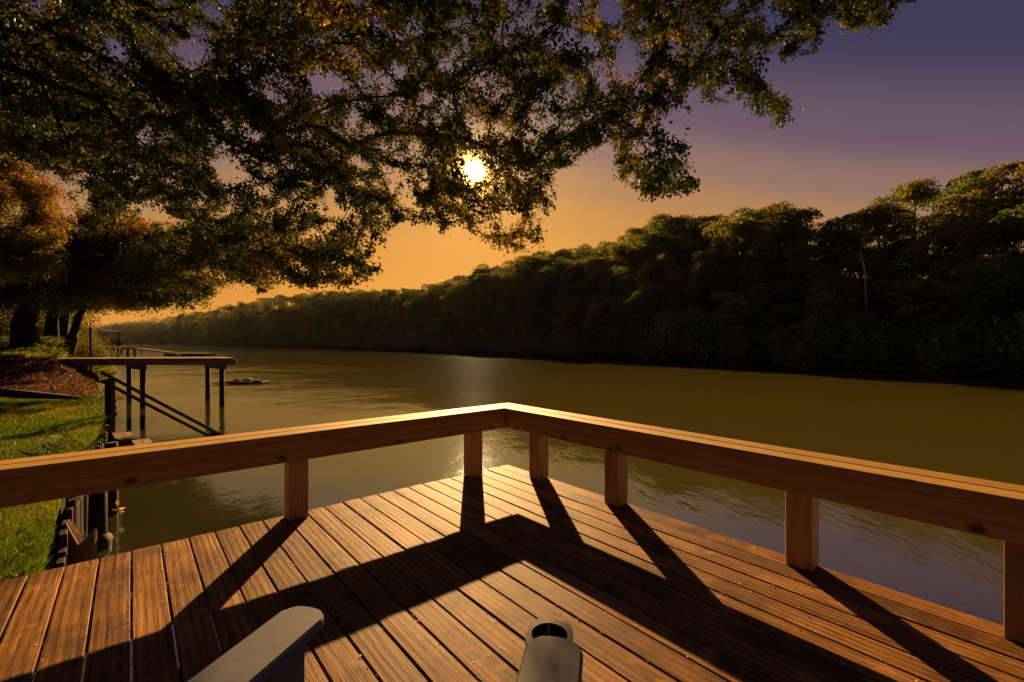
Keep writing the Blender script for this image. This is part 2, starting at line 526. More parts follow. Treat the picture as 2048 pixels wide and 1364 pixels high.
def branch_arrays(P, par, r, w, ids, sides):
    """tapered tubes for the edges parent->i of the given ids"""
    ids = np.asarray([i for i in ids if par[i] >= 0], int)
    if len(ids) == 0: return np.zeros((0, 3)), np.zeros((0, 4), int)
    p = par[ids]
    main = np.zeros(len(par), int) - 1; best = np.zeros(len(par)) - 1
    for i in range(len(par)):
        q = par[i]
        if q >= 0 and w[i] > best[q]: best[q] = w[i]; main[q] = i
    d = unit(P[ids] - P[p])
    gp = par[p]
    dp = np.where((gp >= 0)[:, None], unit(P[p] - P[np.maximum(gp, 0)]), d)
    ismain = main[p] == ids
    dp = np.where(ismain[:, None], dp, d)
    r0 = np.where(ismain, r[p], np.minimum(r[p], r[ids] * 1.25)); r1 = r[ids]

    def ring(c, dd, rr):
        ref = np.tile(np.array([0.31, 0.27, 0.91]), (len(dd), 1))
        ref[np.abs((dd * ref).sum(1)) > 0.97] = [0.9, -0.4, 0.1]
        x = unit(np.cross(dd, ref)); y = np.cross(dd, x)
        th = np.arange(sides) * 2 * math.pi / sides
        return c[:, None, :] + rr[:, None, None] * (np.cos(th)[None, :, None] * x[:, None, :] + np.sin(th)[None, :, None] * y[:, None, :])
    A = ring(P[p], dp, r0); B = ring(P[ids], d, r1)
    V = np.concatenate([A, B], 1).reshape(-1, 3)
    k = np.arange(sides); base = np.arange(len(ids))[:, None] * 2 * sides
    F = np.stack([base + k, base + (k + 1) % sides, base + sides + (k + 1) % sides, base + sides + k], 2).reshape(-1, 4)
    return V, F


def twig_leaves(P, par, tips, per, size, seed, spread=0.10, back=0.6, droop=0.35):
    """leaf positions and axes along the last stretch of every twig"""
    g = np.random.default_rng(seed)
    n = len(tips)
    u = g.random((n, per)) ** 1.2
    cur = np.tile(tips[:, None], (1, per)); rem = u * back
    pos = np.zeros((n, per, 3)); dirs = np.zeros((n, per, 3)); done = np.zeros((n, per), bool)
    for _ in range(6):
        p = np.maximum(par[cur], 0)
        seg = P[cur] - P[p]; L = np.linalg.norm(seg, axis=2) + 1e-6
        hit = (~done) & ((rem <= L) | (par[cur] < 0))
        f = np.clip(rem / L, 0, 1)[..., None]
        pos = np.where(hit[..., None], P[cur] - seg * f, pos); dirs = np.where(hit[..., None], seg / L[..., None], dirs)
        done |= hit
        rem = np.where(done, rem, rem - L); cur = np.where(done, cur, p)
    pos = np.where(done[..., None], pos, P[cur])
    pos = pos + g.normal(size=pos.shape) * spread * (0.35 + u[..., None])
    ax = dirs * 0.5 + g.normal(size=dirs.shape) * 0.8 + np.array([0, 0, -droop])
    pos = pos.reshape(-1, 3); ax = ax.reshape(-1, 3)
    return pos, ax, size * g.uniform(0.6, 1.3, len(pos))


def make_tree(root, P, par, tips, r_tip, power, per_tip, leaf_size, weights, seed, limb_w=60, spread=0.10, back=0.6,
              keep=None, trunk_r=None, sides_big=9, tint_scale=1.3, rmax=9.0):
    """trunk, limbs and crown of one tree as parts of root (all coordinates in world space minus root)"""
    r, w = radii(par, r_tip, power)
    r = np.minimum(r, rmax)
    if trunk_r is not None:
        for i, q in trunk_r.items(): r[i] = q
    o = np.array(root.location)
    trunk_ids = list(trunk_r.keys()) if trunk_r else []
    V, F = branch_arrays(P, par, r, w, trunk_ids, 14)
    link('trunk', mesh_np('trunk', V - o, F, M_BARK, smooth=True), root)
    ids = np.arange(len(par)); big = [i for i in ids if w[i] >= limb_w and i not in set(trunk_ids)]
    # every limb that leaves the trunk is a part of its own
    owner = {}
    for i in big:
        q = par[i]; owner[i] = owner.get(q, i)
    for k in sorted(set(owner.values())):
        V, F = branch_arrays(P, par, r, w, [i for i in big if owner[i] == k], sides_big)
        if len(V): link('limb', mesh_np('limb', V - o, F, M_BARK, smooth=True), root)
    small = [i for i in ids if w[i] < limb_w]
    V, F = branch_arrays(P, par, r, w, small, 3)
    if len(V): tag(link('twigs', mesh_np('twigs', V - o, F, M_BARK, smooth=True), root), kind='stuff')
    pos, ax, sz = twig_leaves(P, par, tips, per_tip, leaf_size, seed, spread, back)
    if keep is not None:
        k = keep(pos); pos, ax, sz = pos[k], ax[k], sz[k]
    col = tint_pick(pos, seed, weights, tint_scale)
    V, F = leaf_arrays(pos, ax, sz, seed=seed)
    tag(link('crown', mesh_np('crown', V - o, F, M_LEAF, np.repeat(col, 4, 0)), root), kind='stuff')


def px(P):
    """image position (2048 wide) of world points"""
    P = np.asarray(P)
    return np.stack([CX + FPX * P[:, 0] / P[:, 1], CY - FPX * (P[:, 2] - CAMZ) / P[:, 1]], 1)


def at(x, y, Y): return np.array([(x - CX) / FPX * Y, Y, CAMZ - (y - CY) / FPX * Y])


def in_poly(poly, x, y):
    poly = np.asarray(poly, float); inside = np.zeros(len(x), bool); j = len(poly) - 1
    for i in range(len(poly)):
        xi, yi = poly[i]; xj, yj = poly[j]
        c = ((yi > y) != (yj > y)) & (x < (xj - xi) * (y - yi) / (yj - yi + 1e-12) + xi)
        inside ^= c; j = i
    return inside


# ------------------------------------------------------------------ terrain and water
SHORE = np.array([(6, -9), (1.0, -2.0), (-1.2, 0.6), (-3.75, 3.6), (-5.0, 5.0), (-9.0, 10.0), (-16.0, 17.3), (-30, 35), (-52, 59), (-101, 113), (-225, 240), (-640, 640), (-1230, 1200)], float)
FAR = np.array([(85, -60), (58, -15), (45, 8), (33.7, 29.5), (20, 55), (0, 97), (-50, 160), (-113, 239), (-190, 330), (-345, 520), (-540, 700), (-800, 920), (-1150, 1200)], float)


def shore_x(y): return np.interp(y, SHORE[:, 1], SHORE[:, 0])


NOI = Field(5, 1.6, dim=2); NOI2 = Field(6, 0.5, dim=2)


def land_z(x, y):
    x = np.asarray(x, float); y = np.asarray(y, float)
    w = shore_x(y) - x
    q = np.stack([x.ravel(), y.ravel()], 1)
    bump = (0.025 * NOI(q) + 0.008 * NOI2(q)).reshape(x.shape)
    near = 0.66 + 0.03 * np.clip(y - 3, -4, 9) + 0.07 * np.clip(w, 0, 12) + bump
    t = np.clip((y - 11.15) / 5.2, 0, 1)
    mulch = (0.96 + 0.11 * np.clip(w, 0, 4)) * (1 - t) + 1.85 * t + bump * 1.4
    mulch -= 0.7 * np.clip(1 - w / 1.6, 0, 1) * t
    far = 1.85 + 0.42 * np.clip((y - 16.4) / 4.0, 0, 1) + 0.012 * np.clip(w, 0, 80) + bump
    ss = np.clip((w + 0.3) / 3.2, 0, 1); ss = ss * ss * (3 - 2 * ss)
    far = -0.4 + (far + 0.4) * ss
    return np.where(y < 11.15, near, np.where(y < 16.4, mulch, far))


def sheet(name, ys, ws, mat, skirt=None):
    Y, W = np.meshgrid(ys, ws, indexing='ij')
    X = shore_x(Y) - W
    Z = land_z(X, Y)
    V = np.stack([X, Y, Z], 2)
    ny, nw = Y.shape
    if skirt is not None:   # drop the water side straight down behind the bulkhead
        first = V[:, :1].copy(); first[:, :, 2] = skirt; V = np.concatenate([first, V], 1); nw += 1
    idx = np.arange(ny * nw).reshape(ny, nw)
    F = np.stack([idx[:-1, :-1], idx[:-1, 1:], idx[1:, 1:], idx[1:, :-1]], 2).reshape(-1, 4)
    return tag(link(name, mesh_np(name, V.reshape(-1, 3), F, mat, smooth=True)), kind='structure')


sheet('lawn_bank', np.concatenate([np.linspace(-9, 2, 12), np.linspace(2.2, 11.14, 60)]), np.concatenate([np.linspace(0.05, 9, 50), [12, 18, 30, 60]]), M_LAWN, -0.8)
sheet('mulch_bank', np.linspace(11.151, 16.399, 40), np.concatenate([np.linspace(0.0, 7, 45), [9, 14, 30, 60]]), M_MULCH, -0.8)
sheet('upper_lawn', np.concatenate([np.linspace(16.401, 40, 50), np.geomspace(42, 1050, 40)]), np.concatenate([np.linspace(-0.6, 8, 34), [11, 16, 24, 40, 80, 200, 500]]), M_LAWN)

wp = 1450
wm = mesh_np('river', [(-wp, -120, 0), (wp, -120, 0), (wp, wp, 0), (-wp, wp, 0)], [(0, 1, 2, 3)], M_WATER)
tag(link('river', wm), kind='structure')
bed = mesh_np('ground', [(-wp, -120, -1.5), (wp, -120, -1.5), (wp, wp, -1.5), (-wp, wp, -1.5)], [(0, 1, 2, 3)], M_FOREST)
tag(link('ground', bed), kind='structure')

# far bank: terrain that climbs behind the trees
seg = np.diff(FAR, axis=0); slen = np.linalg.norm(seg, axis=1); FT = np.concatenate([[0], np.cumsum(slen)])
sn = np.stack([seg[:, 1], -seg[:, 0]], 1) / slen[:, None]
vn = unit(np.concatenate([sn[:1], (sn[:-1] + sn[1:]) / 2, sn[-1:]]))


def far_pt(t): return np.stack([np.interp(t, FT, FAR[:, 0]), np.interp(t, FT, FAR[:, 1])], -1)
def far_n(t): return unit(np.atleast_2d(np.stack([np.interp(t, FT, vn[:, 0]), np.interp(t, FT, vn[:, 1])], -1)))


def far_z(t, s):
    k = np.interp(t, [0, FT[5], FT[7], FT[9], FT[12]], [1.0, 1.0, 1.3, 2.0, 3.0])
    return np.interp(s, [-1, 0, 1.5, 8, 20, 45, 120, 300], [-0.8, -0.25, 0.5, 2.0, 5.0, 8.5, 12, 14]) * np.where(s > 1.5, k, 1)


tt = np.concatenate([np.arange(0, FT[7], 5.0), np.arange(FT[7], FT[12] + 1, 20.0)]); ssx = np.array([-1, 0, 1.5, 4, 8, 14, 20, 32, 45, 80, 120, 300.0])
PT = far_pt(tt)[:, None, :] + far_n(tt)[:, None, :] * ssx[None, :, None]
ZT = np.stack([far_z(tt, np.full(len(tt), s)) for s in ssx], 1)
VT = np.concatenate([PT, ZT[..., None]], 2); idx = np.arange(VT.shape[0] * VT.shape[1]).reshape(VT.shape[:2])
FTc = np.stack([idx[:-1, :-1], idx[:-1, 1:], idx[1:, 1:], idx[1:, :-1]], 2).reshape(-1, 4)
tag(link('far_bank', mesh_np('far_bank', VT.reshape(-1, 3), FTc, M_FOREST, smooth=True)), kind='structure')

# ------------------------------------------------------------------ the deck
DECK_Z = 1.07
RZ = math.atan2(0.647, 0.762)
PITCH, BW = 0.149, 0.140
deck = empty('deck', (0, 0, DECK_Z), RZ, 'weathered brown plank deck in front with low pine railing around it', 'deck')
V0, V1 = -2.6, 3.752
K0, K1 = -20, 20
plank_meshes = []
for q in range(5):
    bm = bmesh.new()
    n = 6
    # cupped board: five points across, slightly wavy edges
    xs = [0, 0.0035, BW * 0.3, BW * 0.7, BW - 0.0035, BW]; zt = [-0.005, -0.0008, 0.0, 0.0, -0.0008, -0.005]
    rows = []
    ysr = np.linspace(0, V1 - V0, 14)
    for i, y in enumerate(ysr):
        wob = random.uniform(-0.0016, 0.0016); lift = random.uniform(-0.0012, 0.0012)
        cup = random.uniform(-0.0012, 0.0014) + 0.0008 * math.sin(q * 2 + i)
        end = 0.002 if i in (0, len(ysr) - 1) else 0
        top = [bm.verts.new((x + wob * (1 if k in (0, 1) else 0.6), y, zt[k] + lift + (cup if k in (2, 3) else 0) - end)) for k, x in enumerate(xs)]
        bot = [bm.verts.new((BW + wob * 0.6, y, -0.038)), bm.verts.new((wob, y, -0.038))]
        rows.append(top + bot)
    for a, b in zip(rows, rows[1:]):
        m_ = len(a)
        for k in range(m_): bm.faces.new((a[k], a[(k + 1) % m_], b[(k + 1) % m_], b[k]))
    bm.faces.new(rows[0][::-1]); bm.faces.new(rows[-1])
    bmesh.ops.recalc_face_normals(bm, faces=bm.faces)
    me = bpy.data.meshes.new('plank'); bm.to_mesh(me); bm.free(); me.materials.append(M_DECK)
    plank_meshes.append(me)
for k in range(K0, K1 + 1):
    o = link('plank', plank_meshes[(k * 7) % 5], deck)
    o.location = (0.0045 + PITCH * k + random.uniform(-0.001, 0.001), V0 + random.uniform(-0.004, 0.004), random.uniform(-0.0015, 0.0015))
UL, UR = 0.0045 + PITCH * K0, 0.0045 + PITCH * K1 + BW
for v in (-2.5, -1.7, -0.9, -0.1, 0.7, 1.5, 2.3, 3.1):
    MB().box(UL + 0.05, v, -0.23, UR - 0.05, v + 0.04, -0.041).build('joist', M_TIMBER, deck)
MB().box(UL + 0.01, V1 - 0.075, -0.23, UR - 0.045, V1 - 0.035, -0.041).build('rim_joist', M_TIMBER, deck)
MB().box(UR - 0.042, V0 + 0.02, -0.23, UR - 0.004, V1 - 0.036, -0.041).build('rim_joist', M_TIMBER, deck)
for u, v in ((2.8, 3.4), (2.8, 1.2), (2.8, -1.2), (0.9, 3.4), (0.9, 1.2), (-0.9, 3.4)):
    MB().tube([(u, v, -2.2), (u, v, -0.235)], 0.11, 10).build('piling', M_TIMBER_Z, deck)

# screw heads, two to a joist in every plank
sv, sf = [], []
for kk in range(-8, K1 + 1):
    for v in (-0.9, -0.1, 0.7, 1.5, 2.3, 3.1, 3.69):
        for du in (0.03, 0.11):
            cu, cv_ = 0.0045 + PITCH * kk + du + random.uniform(-0.006, 0.006), v + 0.02 + random.uniform(-0.008, 0.008)
            b0 = len(sv)
            sv += [(cu + 0.0042 * math.cos(i * math.pi / 3), cv_ + 0.0042 * math.sin(i * math.pi / 3), 0.0022) for i in range(6)]
            sf.append([b0 + i for i in range(6)])
tag(link('screws', mesh_np('screws', sv, sf, M_DARK), deck), kind='stuff')

# railing
rail = empty('deck_railing', (0, 0, DECK_Z), RZ, 'low pale pine railing with flat two plank cap turning a corner', 'railing')
PU0, PU1, PV0, PV1 = 2.985, 3.122, 3.605, 3.742
CAP0, CAP1 = 0.632, 0.670
post_me = MB().box(0, 0, 0, PU1 - PU0, PV1 - PV0, CAP0 - 0.002, 0.004).mesh('post', M_PINE_Z)
for u, v in ((PU0, 3.12), (PU0, 2.20), (PU0, 0.852), (PU0, -0.03), (PU0, -1.3), (PU0, -2.5), (2.54, PV0), (0.892, PV0), (-0.90, PV0), (-2.55, PV0)):
    o = link('post', post_me, rail); o.location = (u, v, 0.001)
FB = 0.448


def board_along(name, length, w, h, parent, loc, rz, mat, bevel=0.004):
    o = MB().box(0, 0, 0, w, length, h, bevel).build(name, mat, parent)
    o.location = loc; o.rotation_euler = (0, 0, rz); return o


board_along('fascia_board', 3.600 + 2.6, 0.038, CAP0 - FB - 0.002, rail, (2.945, -2.6, FB), 0, M_PINE)
board_along('fascia_board', 2.943 + 2.85, 0.038, CAP0 - FB - 0.002, rail, (2.943, 3.562, FB), R(90), M_PINE)
# cap planks, mitred at the corner: built in their own frame so the grain follows the board
CI_U, CI_V, CW, CG = 2.84, 3.46, 0.138, 0.012
for j in range(2):
    o0 = j * (CW + CG); o1 = o0 + CW
    a = MB().prism([(o0, 0), (o1, 0), (o1, CI_V + o1 + 2.6), (o0, CI_V + o0 + 2.6)], 0, CAP1 - CAP0, 0.004).build('cap_plank', M_PINE, rail)
    a.location = (CI_U, -2.6, CAP0)
    b = MB().prism([(-o0, 0), (-o1, 0), (-o1, CI_U + o1 + 2.85), (-o0, CI_U + o0 + 2.85)][::-1], 0, CAP1 - CAP0, 0.004)
    # local Y runs along -u from the left end towards the corner
    me = b.mesh('cap_plank', M_PINE)
    b = link('cap_plank', me, rail)
    b.rotation_euler = (0, 0, R(-90)); b.location = (-2.85, CI_V, CAP0 + 0.0006)
    for p in me.vertices: p.co.x = -abs(p.co.x)

# ------------------------------------------------------------------ chair with the two arms in view
ch = empty('lounge_chair', (-0.343, 0.65, DECK_Z), R(-14), 'grey slatted plastic garden chair with broad arms and cup holder', 'chair')
AZ = 0.585


def arm_outline(w, l, r_out, n=8):
    pts = [(-w / 2, -l), (w / 2, -l), (w / 2, -r_out)]
    for i in range(1, n): # bowed front edge
        t = i / n
        pts.append((w / 2 - w * t, -r_out + (r_out * 1.15) * math.sin(math.pi * (0.18 + 0.64 * t)) if 0 < t < 1 else 0))
    pts.append((-w / 2, -r_out))
    return pts


def arm(side, cx, fy):
    pts = arm_outline(0.135, 0.72, 0.03)
    o = MB().prism(pts, 0, 0.03, 0.006).build('arm_rest', M_GREY, ch)
    o.location = (cx, fy, AZ); o.rotation_euler = (0, 0, R(2 * side)); return o


arm(-1, -0.33, 0.49); arm(1, 0.33, 0.53)
# cup holder: flat plate with a round well, sliding out below the right arm
cup = bmesh.new()
NN = 28
outer, inner = [], []
for i in range(NN):
    a = 2 * math.pi * i / NN
    c, s = math.cos(a), math.sin(a)
    se = lambda x, p: math.copysign(abs(x) ** p, x)
    outer.append((0.058 * se(c, 0.6), 0.062 * se(s, 0.6))); inner.append((0.046 * c, 0.046 * s))


def ring_at(pts, z): return [cup.verts.new((p[0], p[1], z)) for p in pts]


ot, ob, it, ib = ring_at(outer, 0), ring_at(outer, -0.018), ring_at(inner, 0), ring_at([(x * 0.88, y * 0.88) for x, y in inner], -0.075)
ob2 = ring_at([(x * 0.98, y * 0.98) for x, y in inner], -0.082)
for i in range(NN):
    j = (i + 1) % NN
    cup.faces.new((ot[i], ot[j], it[j], it[i])); cup.faces.new((ot[j], ot[i], ob[i], ob[j])); cup.faces.new((it[i], it[j], ib[j], ib[i]))
    cup.faces.new((ob[j], ob[i], ob2[i], ob2[j])); cup.faces.new((ib[i], ib[j], ob2[j], ob2[i]))
bmesh.ops.recalc_face_normals(cup, faces=cup.faces)
me = bpy.data.meshes.new('cup_holder'); cup.to_mesh(me); cup.free(); me.materials.append(M_GREY)
o = link('cup_holder', me, ch); o.location = (0.305, 0.592, AZ - 0.004)
lin = MB().tube([(0, 0, -0.072), (0, 0, -0.003)], [0.0395, 0.0448], 28, cap=False)  # dark insert added for the shaded black inside of the well
lin.bm.faces.new([v for v in lin.bm.verts if v.co.z < -0.05])
lo_ = lin.build('cup_well_shade', M_DARK, o)
for sx, fy in ((-1, 0.38), (1, 0.42)):
    MB().bar((sx * 0.315, fy, 0), (sx * 0.315, fy, AZ), 0.035, 0.11, 0.004, up=Vector((0, 1, 0))).build('leg', M_GREY, ch)
    MB().bar((sx * 0.28, fy + 0.03, 0.36), (sx * 0.28, -0.55, 0.05), 0.03, 0.12, 0.004).build('side_rail', M_GREY, ch)
for i in range(6):
    y = 0.40 - i * 0.095; z = 0.405 - i * 0.028
    MB().box(-0.265, y - 0.085, z, 0.265, y, z + 0.022, 0.004).build('seat_slat', M_GREY, ch)
for i in range(5):
    x = -0.22 + i * 0.11
    MB().bar((x, -0.06, 0.24), (x * 1.15, -0.55, 0.86 + 0.05 * (2 - abs(i - 2))), 0.10, 0.022, 0.004, up=Vector((0, 0.8, 0.6))).build('back_slat', M_GREY, ch)

# ------------------------------------------------------------------ the tree hanging over the deck
TX, TY = -7.4, 2.6
tz = float(land_z(np.array([TX]), np.array([TY]))[0])
over = empty('overhanging_tree', (TX, TY, tz), 0, 'large tree beside the deck whose drooping branches fill the upper sky', 'tree')
OUT = [(-420, -160), (1905, -160), (1840, 0), (1790, 18), (1760, 50), (1708, 58), (1660, 30), (1612, 45), (1655, 70), (1690, 95), (1640, 106), (1560, 116), (1492, 112),
       (1512, 165), (1580, 212), (1560, 250), (1480, 216), (1400, 226), (1348, 212), (1342, 268), (1385, 330), (1393, 383), (1345, 397), (1282, 386), (1240, 358), (1205, 300),
       (1150, 322), (1116, 338), (1112, 428), (1082, 440), (1076, 488), (1040, 500), (1000, 490), (930, 452), (900, 428), (882, 470), (850, 465), (812, 440), (792, 455), (770, 500),
       (765, 548), (712, 570), (640, 560), (598, 586), (555, 570), (520, 590), (470, 560), (430, 480), (330, 420), (200, 380), (60, 330), (-420, 300)]
HOLES = [(240, 100, 34, 30), (650, 165, 46, 30), (400, 85, 36, 40), (430, 25, 40, 26), (455, 345, 34, 24), (292, 262, 26, 18), (825, 385, 22, 40), (775, 300, 20, 30), (560, 60, 20, 30),
         (1205, 130, 16, 30), (1120, 60, 14, 26), (700, 420, 20, 26), (1085, 310, 14, 20), (380, 420, 30, 20), (495, 330, 24, 20), (1500, 30, 20, 16), (1210, 210, 14, 16)]


def shadow_hits_deck(P):
    """does the sun throw this point's shadow on the part of the deck and rail in view?"""
    h = np.maximum(P[:, 2] - DECK_Z, 0)
    L = h / SUN.z
    x = P[:, 0] - SUN.x * L; y = P[:, 1] - SUN.y * L
    u = 0.762 * x + 0.647 * y; v = -0.647 * x + 0.762 * y
    a = (u < 3.3) & (v < 3.9) & (u > -1.6) & (v > -2.2) & (y > 0.7)
    h2 = np.maximum(P[:, 2] - DECK_Z - 0.66, 0); L2 = h2 / SUN.z
    x2 = P[:, 0] - SUN.x * L2; y2 = P[:, 1] - SUN.y * L2
    u2 = 0.762 * x2 + 0.647 * y2; v2 = -0.647 * x2 + 0.762 * y2
    b = (u2 < 3.2) & (v2 < 3.85) & ((u2 > 2.7) | (v2 > 3.3)) & (u2 > -1.6) & (v2 > -2.2) & (y2 > 1.0)
    return a | b


def over_targets(n, seed):
    g = np.random.default_rng(seed); fld = Field(seed, 20.0, dim=2); fld2 = Field(seed + 1, 60.0, dim=2)
    res = []
    tot = 0
    while tot < n:
        x = g.uniform(-420, 1910, 4000); y = g.uniform(-160, 600, 4000)
        ok = in_poly(OUT, x, y)
        for hx, hy, rx, ry in HOLES: ok &= ((x - hx) / rx / 0.75) ** 2 + ((y - hy) / ry) ** 2 > 1
        ok &= (x - 948) ** 2 + (y - 342) ** 2 > 34 ** 2
        q = np.stack([x, y], 1)
        dens = 0.70 + 0.26 * fld(q) + np.where((x < 760) & (y < 330), 0.15, 0.0) + 0.16 * fld2(q)
        dens *= np.where(x > 820, 0.85, 1.0)
        ok &= g.random(4000) < dens
        x, y = x[ok], y[ok]
        base_d = np.clip(7.6 + 1.3 * g.normal(size=len(x)) + 0.6 * fld2(q[ok]), 4.4, 9.6)
        P = np.zeros((len(x), 3)); good = np.zeros(len(x), bool)
        for shrink in (1.0, 0.9, 0.8, 0.72, 0.64, 0.56):
            d = np.maximum(base_d * shrink, 3.4)
            Q = np.stack([(x - CX) / FPX * d, d, CAMZ - (y - CY) / FPX * d], 1)
            new = (~good) & (~shadow_hits_deck(Q))
            P[new] = Q[new]; good |= new
        ok = good
        res.append(P[ok]); tot += ok.sum()
    return np.concatenate(res)[:n]


T = over_targets(5200, 11)
g_ = np.random.default_rng(12)
Tup = np.stack([g_.uniform(-10, 2.5, 260), g_.uniform(0.5, 8, 260), g_.uniform(9.5, 13, 260)], 1)
Tup = Tup[((Tup[:, 0] + 4) / 7) ** 2 + ((Tup[:, 1] - 4) / 4.5) ** 2 + ((Tup[:, 2] - 8.5) / 5) ** 2 < 1.0]
T = np.concatenate([T, Tup])
nodes = [(TX, TY, tz - 0.3), (TX + 0.02, TY, tz + 0.8), (TX + 0.15, TY + 0.1, tz + 2.0), (TX + 0.35, TY + 0.25, tz + 3.4), (TX + 0.6, TY + 0.45, tz + 4.8), (TX + 0.85, TY + 0.7, tz + 6.2), (TX + 1.1, TY + 1.0, tz + 7.6)]
par0 = [-1, 0, 1, 2, 3, 4, 5]
trunk_r = {0: 0.46, 1: 0.38, 2: 0.34, 3: 0.31, 4: 0.28, 5: 0.24, 6: 0.19}


def limb(start, pts):
    prev = start
    P3 = [np.array(nodes[start])] + [np.array(p) for p in pts]
    for a, b in zip(P3, P3[1:]):
        n = max(2, int(np.linalg.norm(b - a) / 0.45))
        for k in range(1, n + 1):
            nodes.append(tuple(a + (b - a) * k / n + g_.normal(size=3) * 0.03)); par0.append(prev); prev = len(nodes) - 1
    return prev


limb(3, [at(-60, 100, 5.6), at(175, 20, 6.2), at(232, 160, 7.0), at(310, 285, 7.6), at(420, 350, 8.0)])
limb(4, [at(90, -120, 6.2), at(262, 25, 6.6), at(372, 150, 7.2), at(490, 240, 7.8), at(640, 330, 8.4), at(720, 420, 8.6)])
limb(5, [at(300, -160, 6.4), at(480, 50, 6.9), at(545, 165, 7.5), at(560, 280, 8.0)])
limb(6, [at(420, -300, 6.6), at(700, -80, 7.0), at(735, 120, 7.6), at(780, 260, 8.1), at(830, 370, 8.5)])
limb(6, [at(560, -340, 6.6), at(860, -120, 6.9), at(965, 90, 7.4), at(1000, 260, 7.9), at(1040, 390, 8.2)])
limb(6, [at(700, -380, 6.6), at(1080, -140, 6.8), at(1190, 60, 7.2), at(1250, 230, 7.6), at(1320, 340, 7.9)])
limb(6, [at(800, -420, 6.4), at(1280, -140, 6.6), at(1420, 60, 7.0), at(1500, 170, 7.3)])
nodes_np = np.array(nodes, float)
P, par, tips = grow(nodes_np, np.array(par0), T, 0.4, 0.3, 21, start_from=3)


def over_keep(pos):
    q = px(pos)
    ok = (q[:, 0] - 948) ** 2 + (q[:, 1] - 342) ** 2 > 9 ** 2
    return ok & ~shadow_hits_deck(pos)


make_tree(over, P, par, tips, 0.0036, 0.45, 98, 0.054, [(GREEN * 0.7, 4), (GREEN * 0.95, 3), (OLIVE * 0.85, 3.0), (LIME * 0.9, 0.8), (YELLOW, 0.35), (ORANGE, 0.08), (RUST, 0.02)], 31, limb_w=70,
          spread=0.06, back=0.75, keep=over_keep, trunk_r=trunk_r, rmax=0.19)

# ------------------------------------------------------------------ trees on the left bank


def bank_tree(name, label, base, lean, trunk_rad, height, blobs, n_tips, per, leaf, weights, seed, group=None, r_tip=0.006, pow_=0.42, back=0.9):
    x, y = base
    z = float(land_z(np.array([x]), np.array([y]))[0])
    root = empty(name, (x, y, z), 0, label, 'tree', group)
    g = np.random.default_rng(seed)
    nd = [(x, y, z - 0.3)]; pr = [-1]; tr = {0: trunk_rad * 1.5}
    nseg = 7
    for k in range(1, nseg + 1):
        t = k / nseg
        nd.append((x + lean[0] * t + 0.04 * g.normal(), y + lean[1] * t + 0.04 * g.normal(), z + height * t)); pr.append(k - 1)
        tr[k] = trunk_rad * (1.18 - 0.65 * t if t > 0.15 else 1.25)
    tg = []
    vol = np.array([b[3] * b[4] * b[5] for b in blobs]) ** 0.7; cnts = (vol / vol.sum() * n_tips).astype(int)
    fld = Field(seed, 1.6)
    for b, c in zip(blobs, cnts):
        d = unit(g.normal(size=(c * 3, 3))) * (g.random((c * 3, 1)) ** 0.45)
        pts = np.array(b[:3]) + d * np.array(b[3:6])
        pts = pts[(fld(pts) > -0.75)]
        tg.append(pts[:c])
    tg = np.concatenate(tg)
    P, par, tips = grow(np.array(nd), np.array(pr), tg, 0.6, 0.25, seed + 1, start_from=3)
    make_tree(root, P, par, tips, r_tip, pow_, per, leaf, weights, seed + 2, limb_w=45, spread=0.17, back=back, trunk_r=tr, rmax=trunk_rad * 0.6, sides_big=7, tint_scale=2.0)
    return root


MIXG = [(GREEN * 1.5, 5), (OLIVE * 1.5, 4), (LIME * 1.4, 1.5), (YELLOW, 0.9)]
MIXO = [(GREEN * 1.5, 2), (OLIVE * 1.6, 4), (LIME * 1.5, 1.4), (YELLOW * 1.2, 1.2), (ORANGE, 0.25)]
MIXA = [(OLIVE * 2, 1.5), (LIME * 1.8, 1.4), (YELLOW * 1.35, 4.0), (ORANGE * 1.25, 1.4), (RUST * 1.5, 0.25)]


def pb(Y, *lst):
    out = []
    for x, y, rx, ry in lst:
        c = at(x, y, Y); out.append((c[0], c[1], c[2], rx / FPX * Y, min(3.2, rx / FPX * Y * 1.1), ry / FPX * Y))
    return out


bank_tree('shade_tree', 'thickest dark trunk on the left lawn, green leaves above', (-20.6, 19.0), (0.3, 0.2), 0.33, 7.0,
          pb(18.0, (35, 592, 70, 34), (110, 560, 50, 34), (150, 585, 45, 24)) + pb(19.0, (160, 500, 60, 45), (-90, 240, 100, 90), (110, 230, 110, 70), (210, 220, 100, 60)), 900, 60, 0.10, MIXG, 101)
bank_tree('twin_tree', 'dark upright trunk with small white lamp, behind thickest lawn trunk', (-23.6, 23.0), (0.3, 0.0), 0.22, 5.6,
          pb(23.0, (230, 490, 110, 70), (180, 560, 80, 50), (140, 600, 60, 30), (210, 400, 60, 50)), 700, 55, 0.12, MIXG, 111)
bank_tree('twin_tree', 'dark upright trunk beside the leaning tree on the lawn', (-23.75, 23.6), (0.7, 0.3), 0.19, 5.6,
          pb(23.6, (330, 505, 110, 60), (270, 565, 80, 40), (250, 500, 90, 60), (190, 605, 60, 26)), 700, 55, 0.12, MIXO, 121)
bank_tree('leaning_tree', 'slim dark trunk leaning towards the water over lawn edge', (-20.9, 21.0), (1.9, 0.2), 0.17, 6.0,
          pb(20.6, (400, 515, 110, 65), (490, 500, 80, 60), (265, 598, 75, 26), (470, 470, 80, 40), (340, 580, 95, 34), (535, 535, 45, 40), (220, 560, 60, 50)), 1000, 50, 0.115, MIXO, 131)
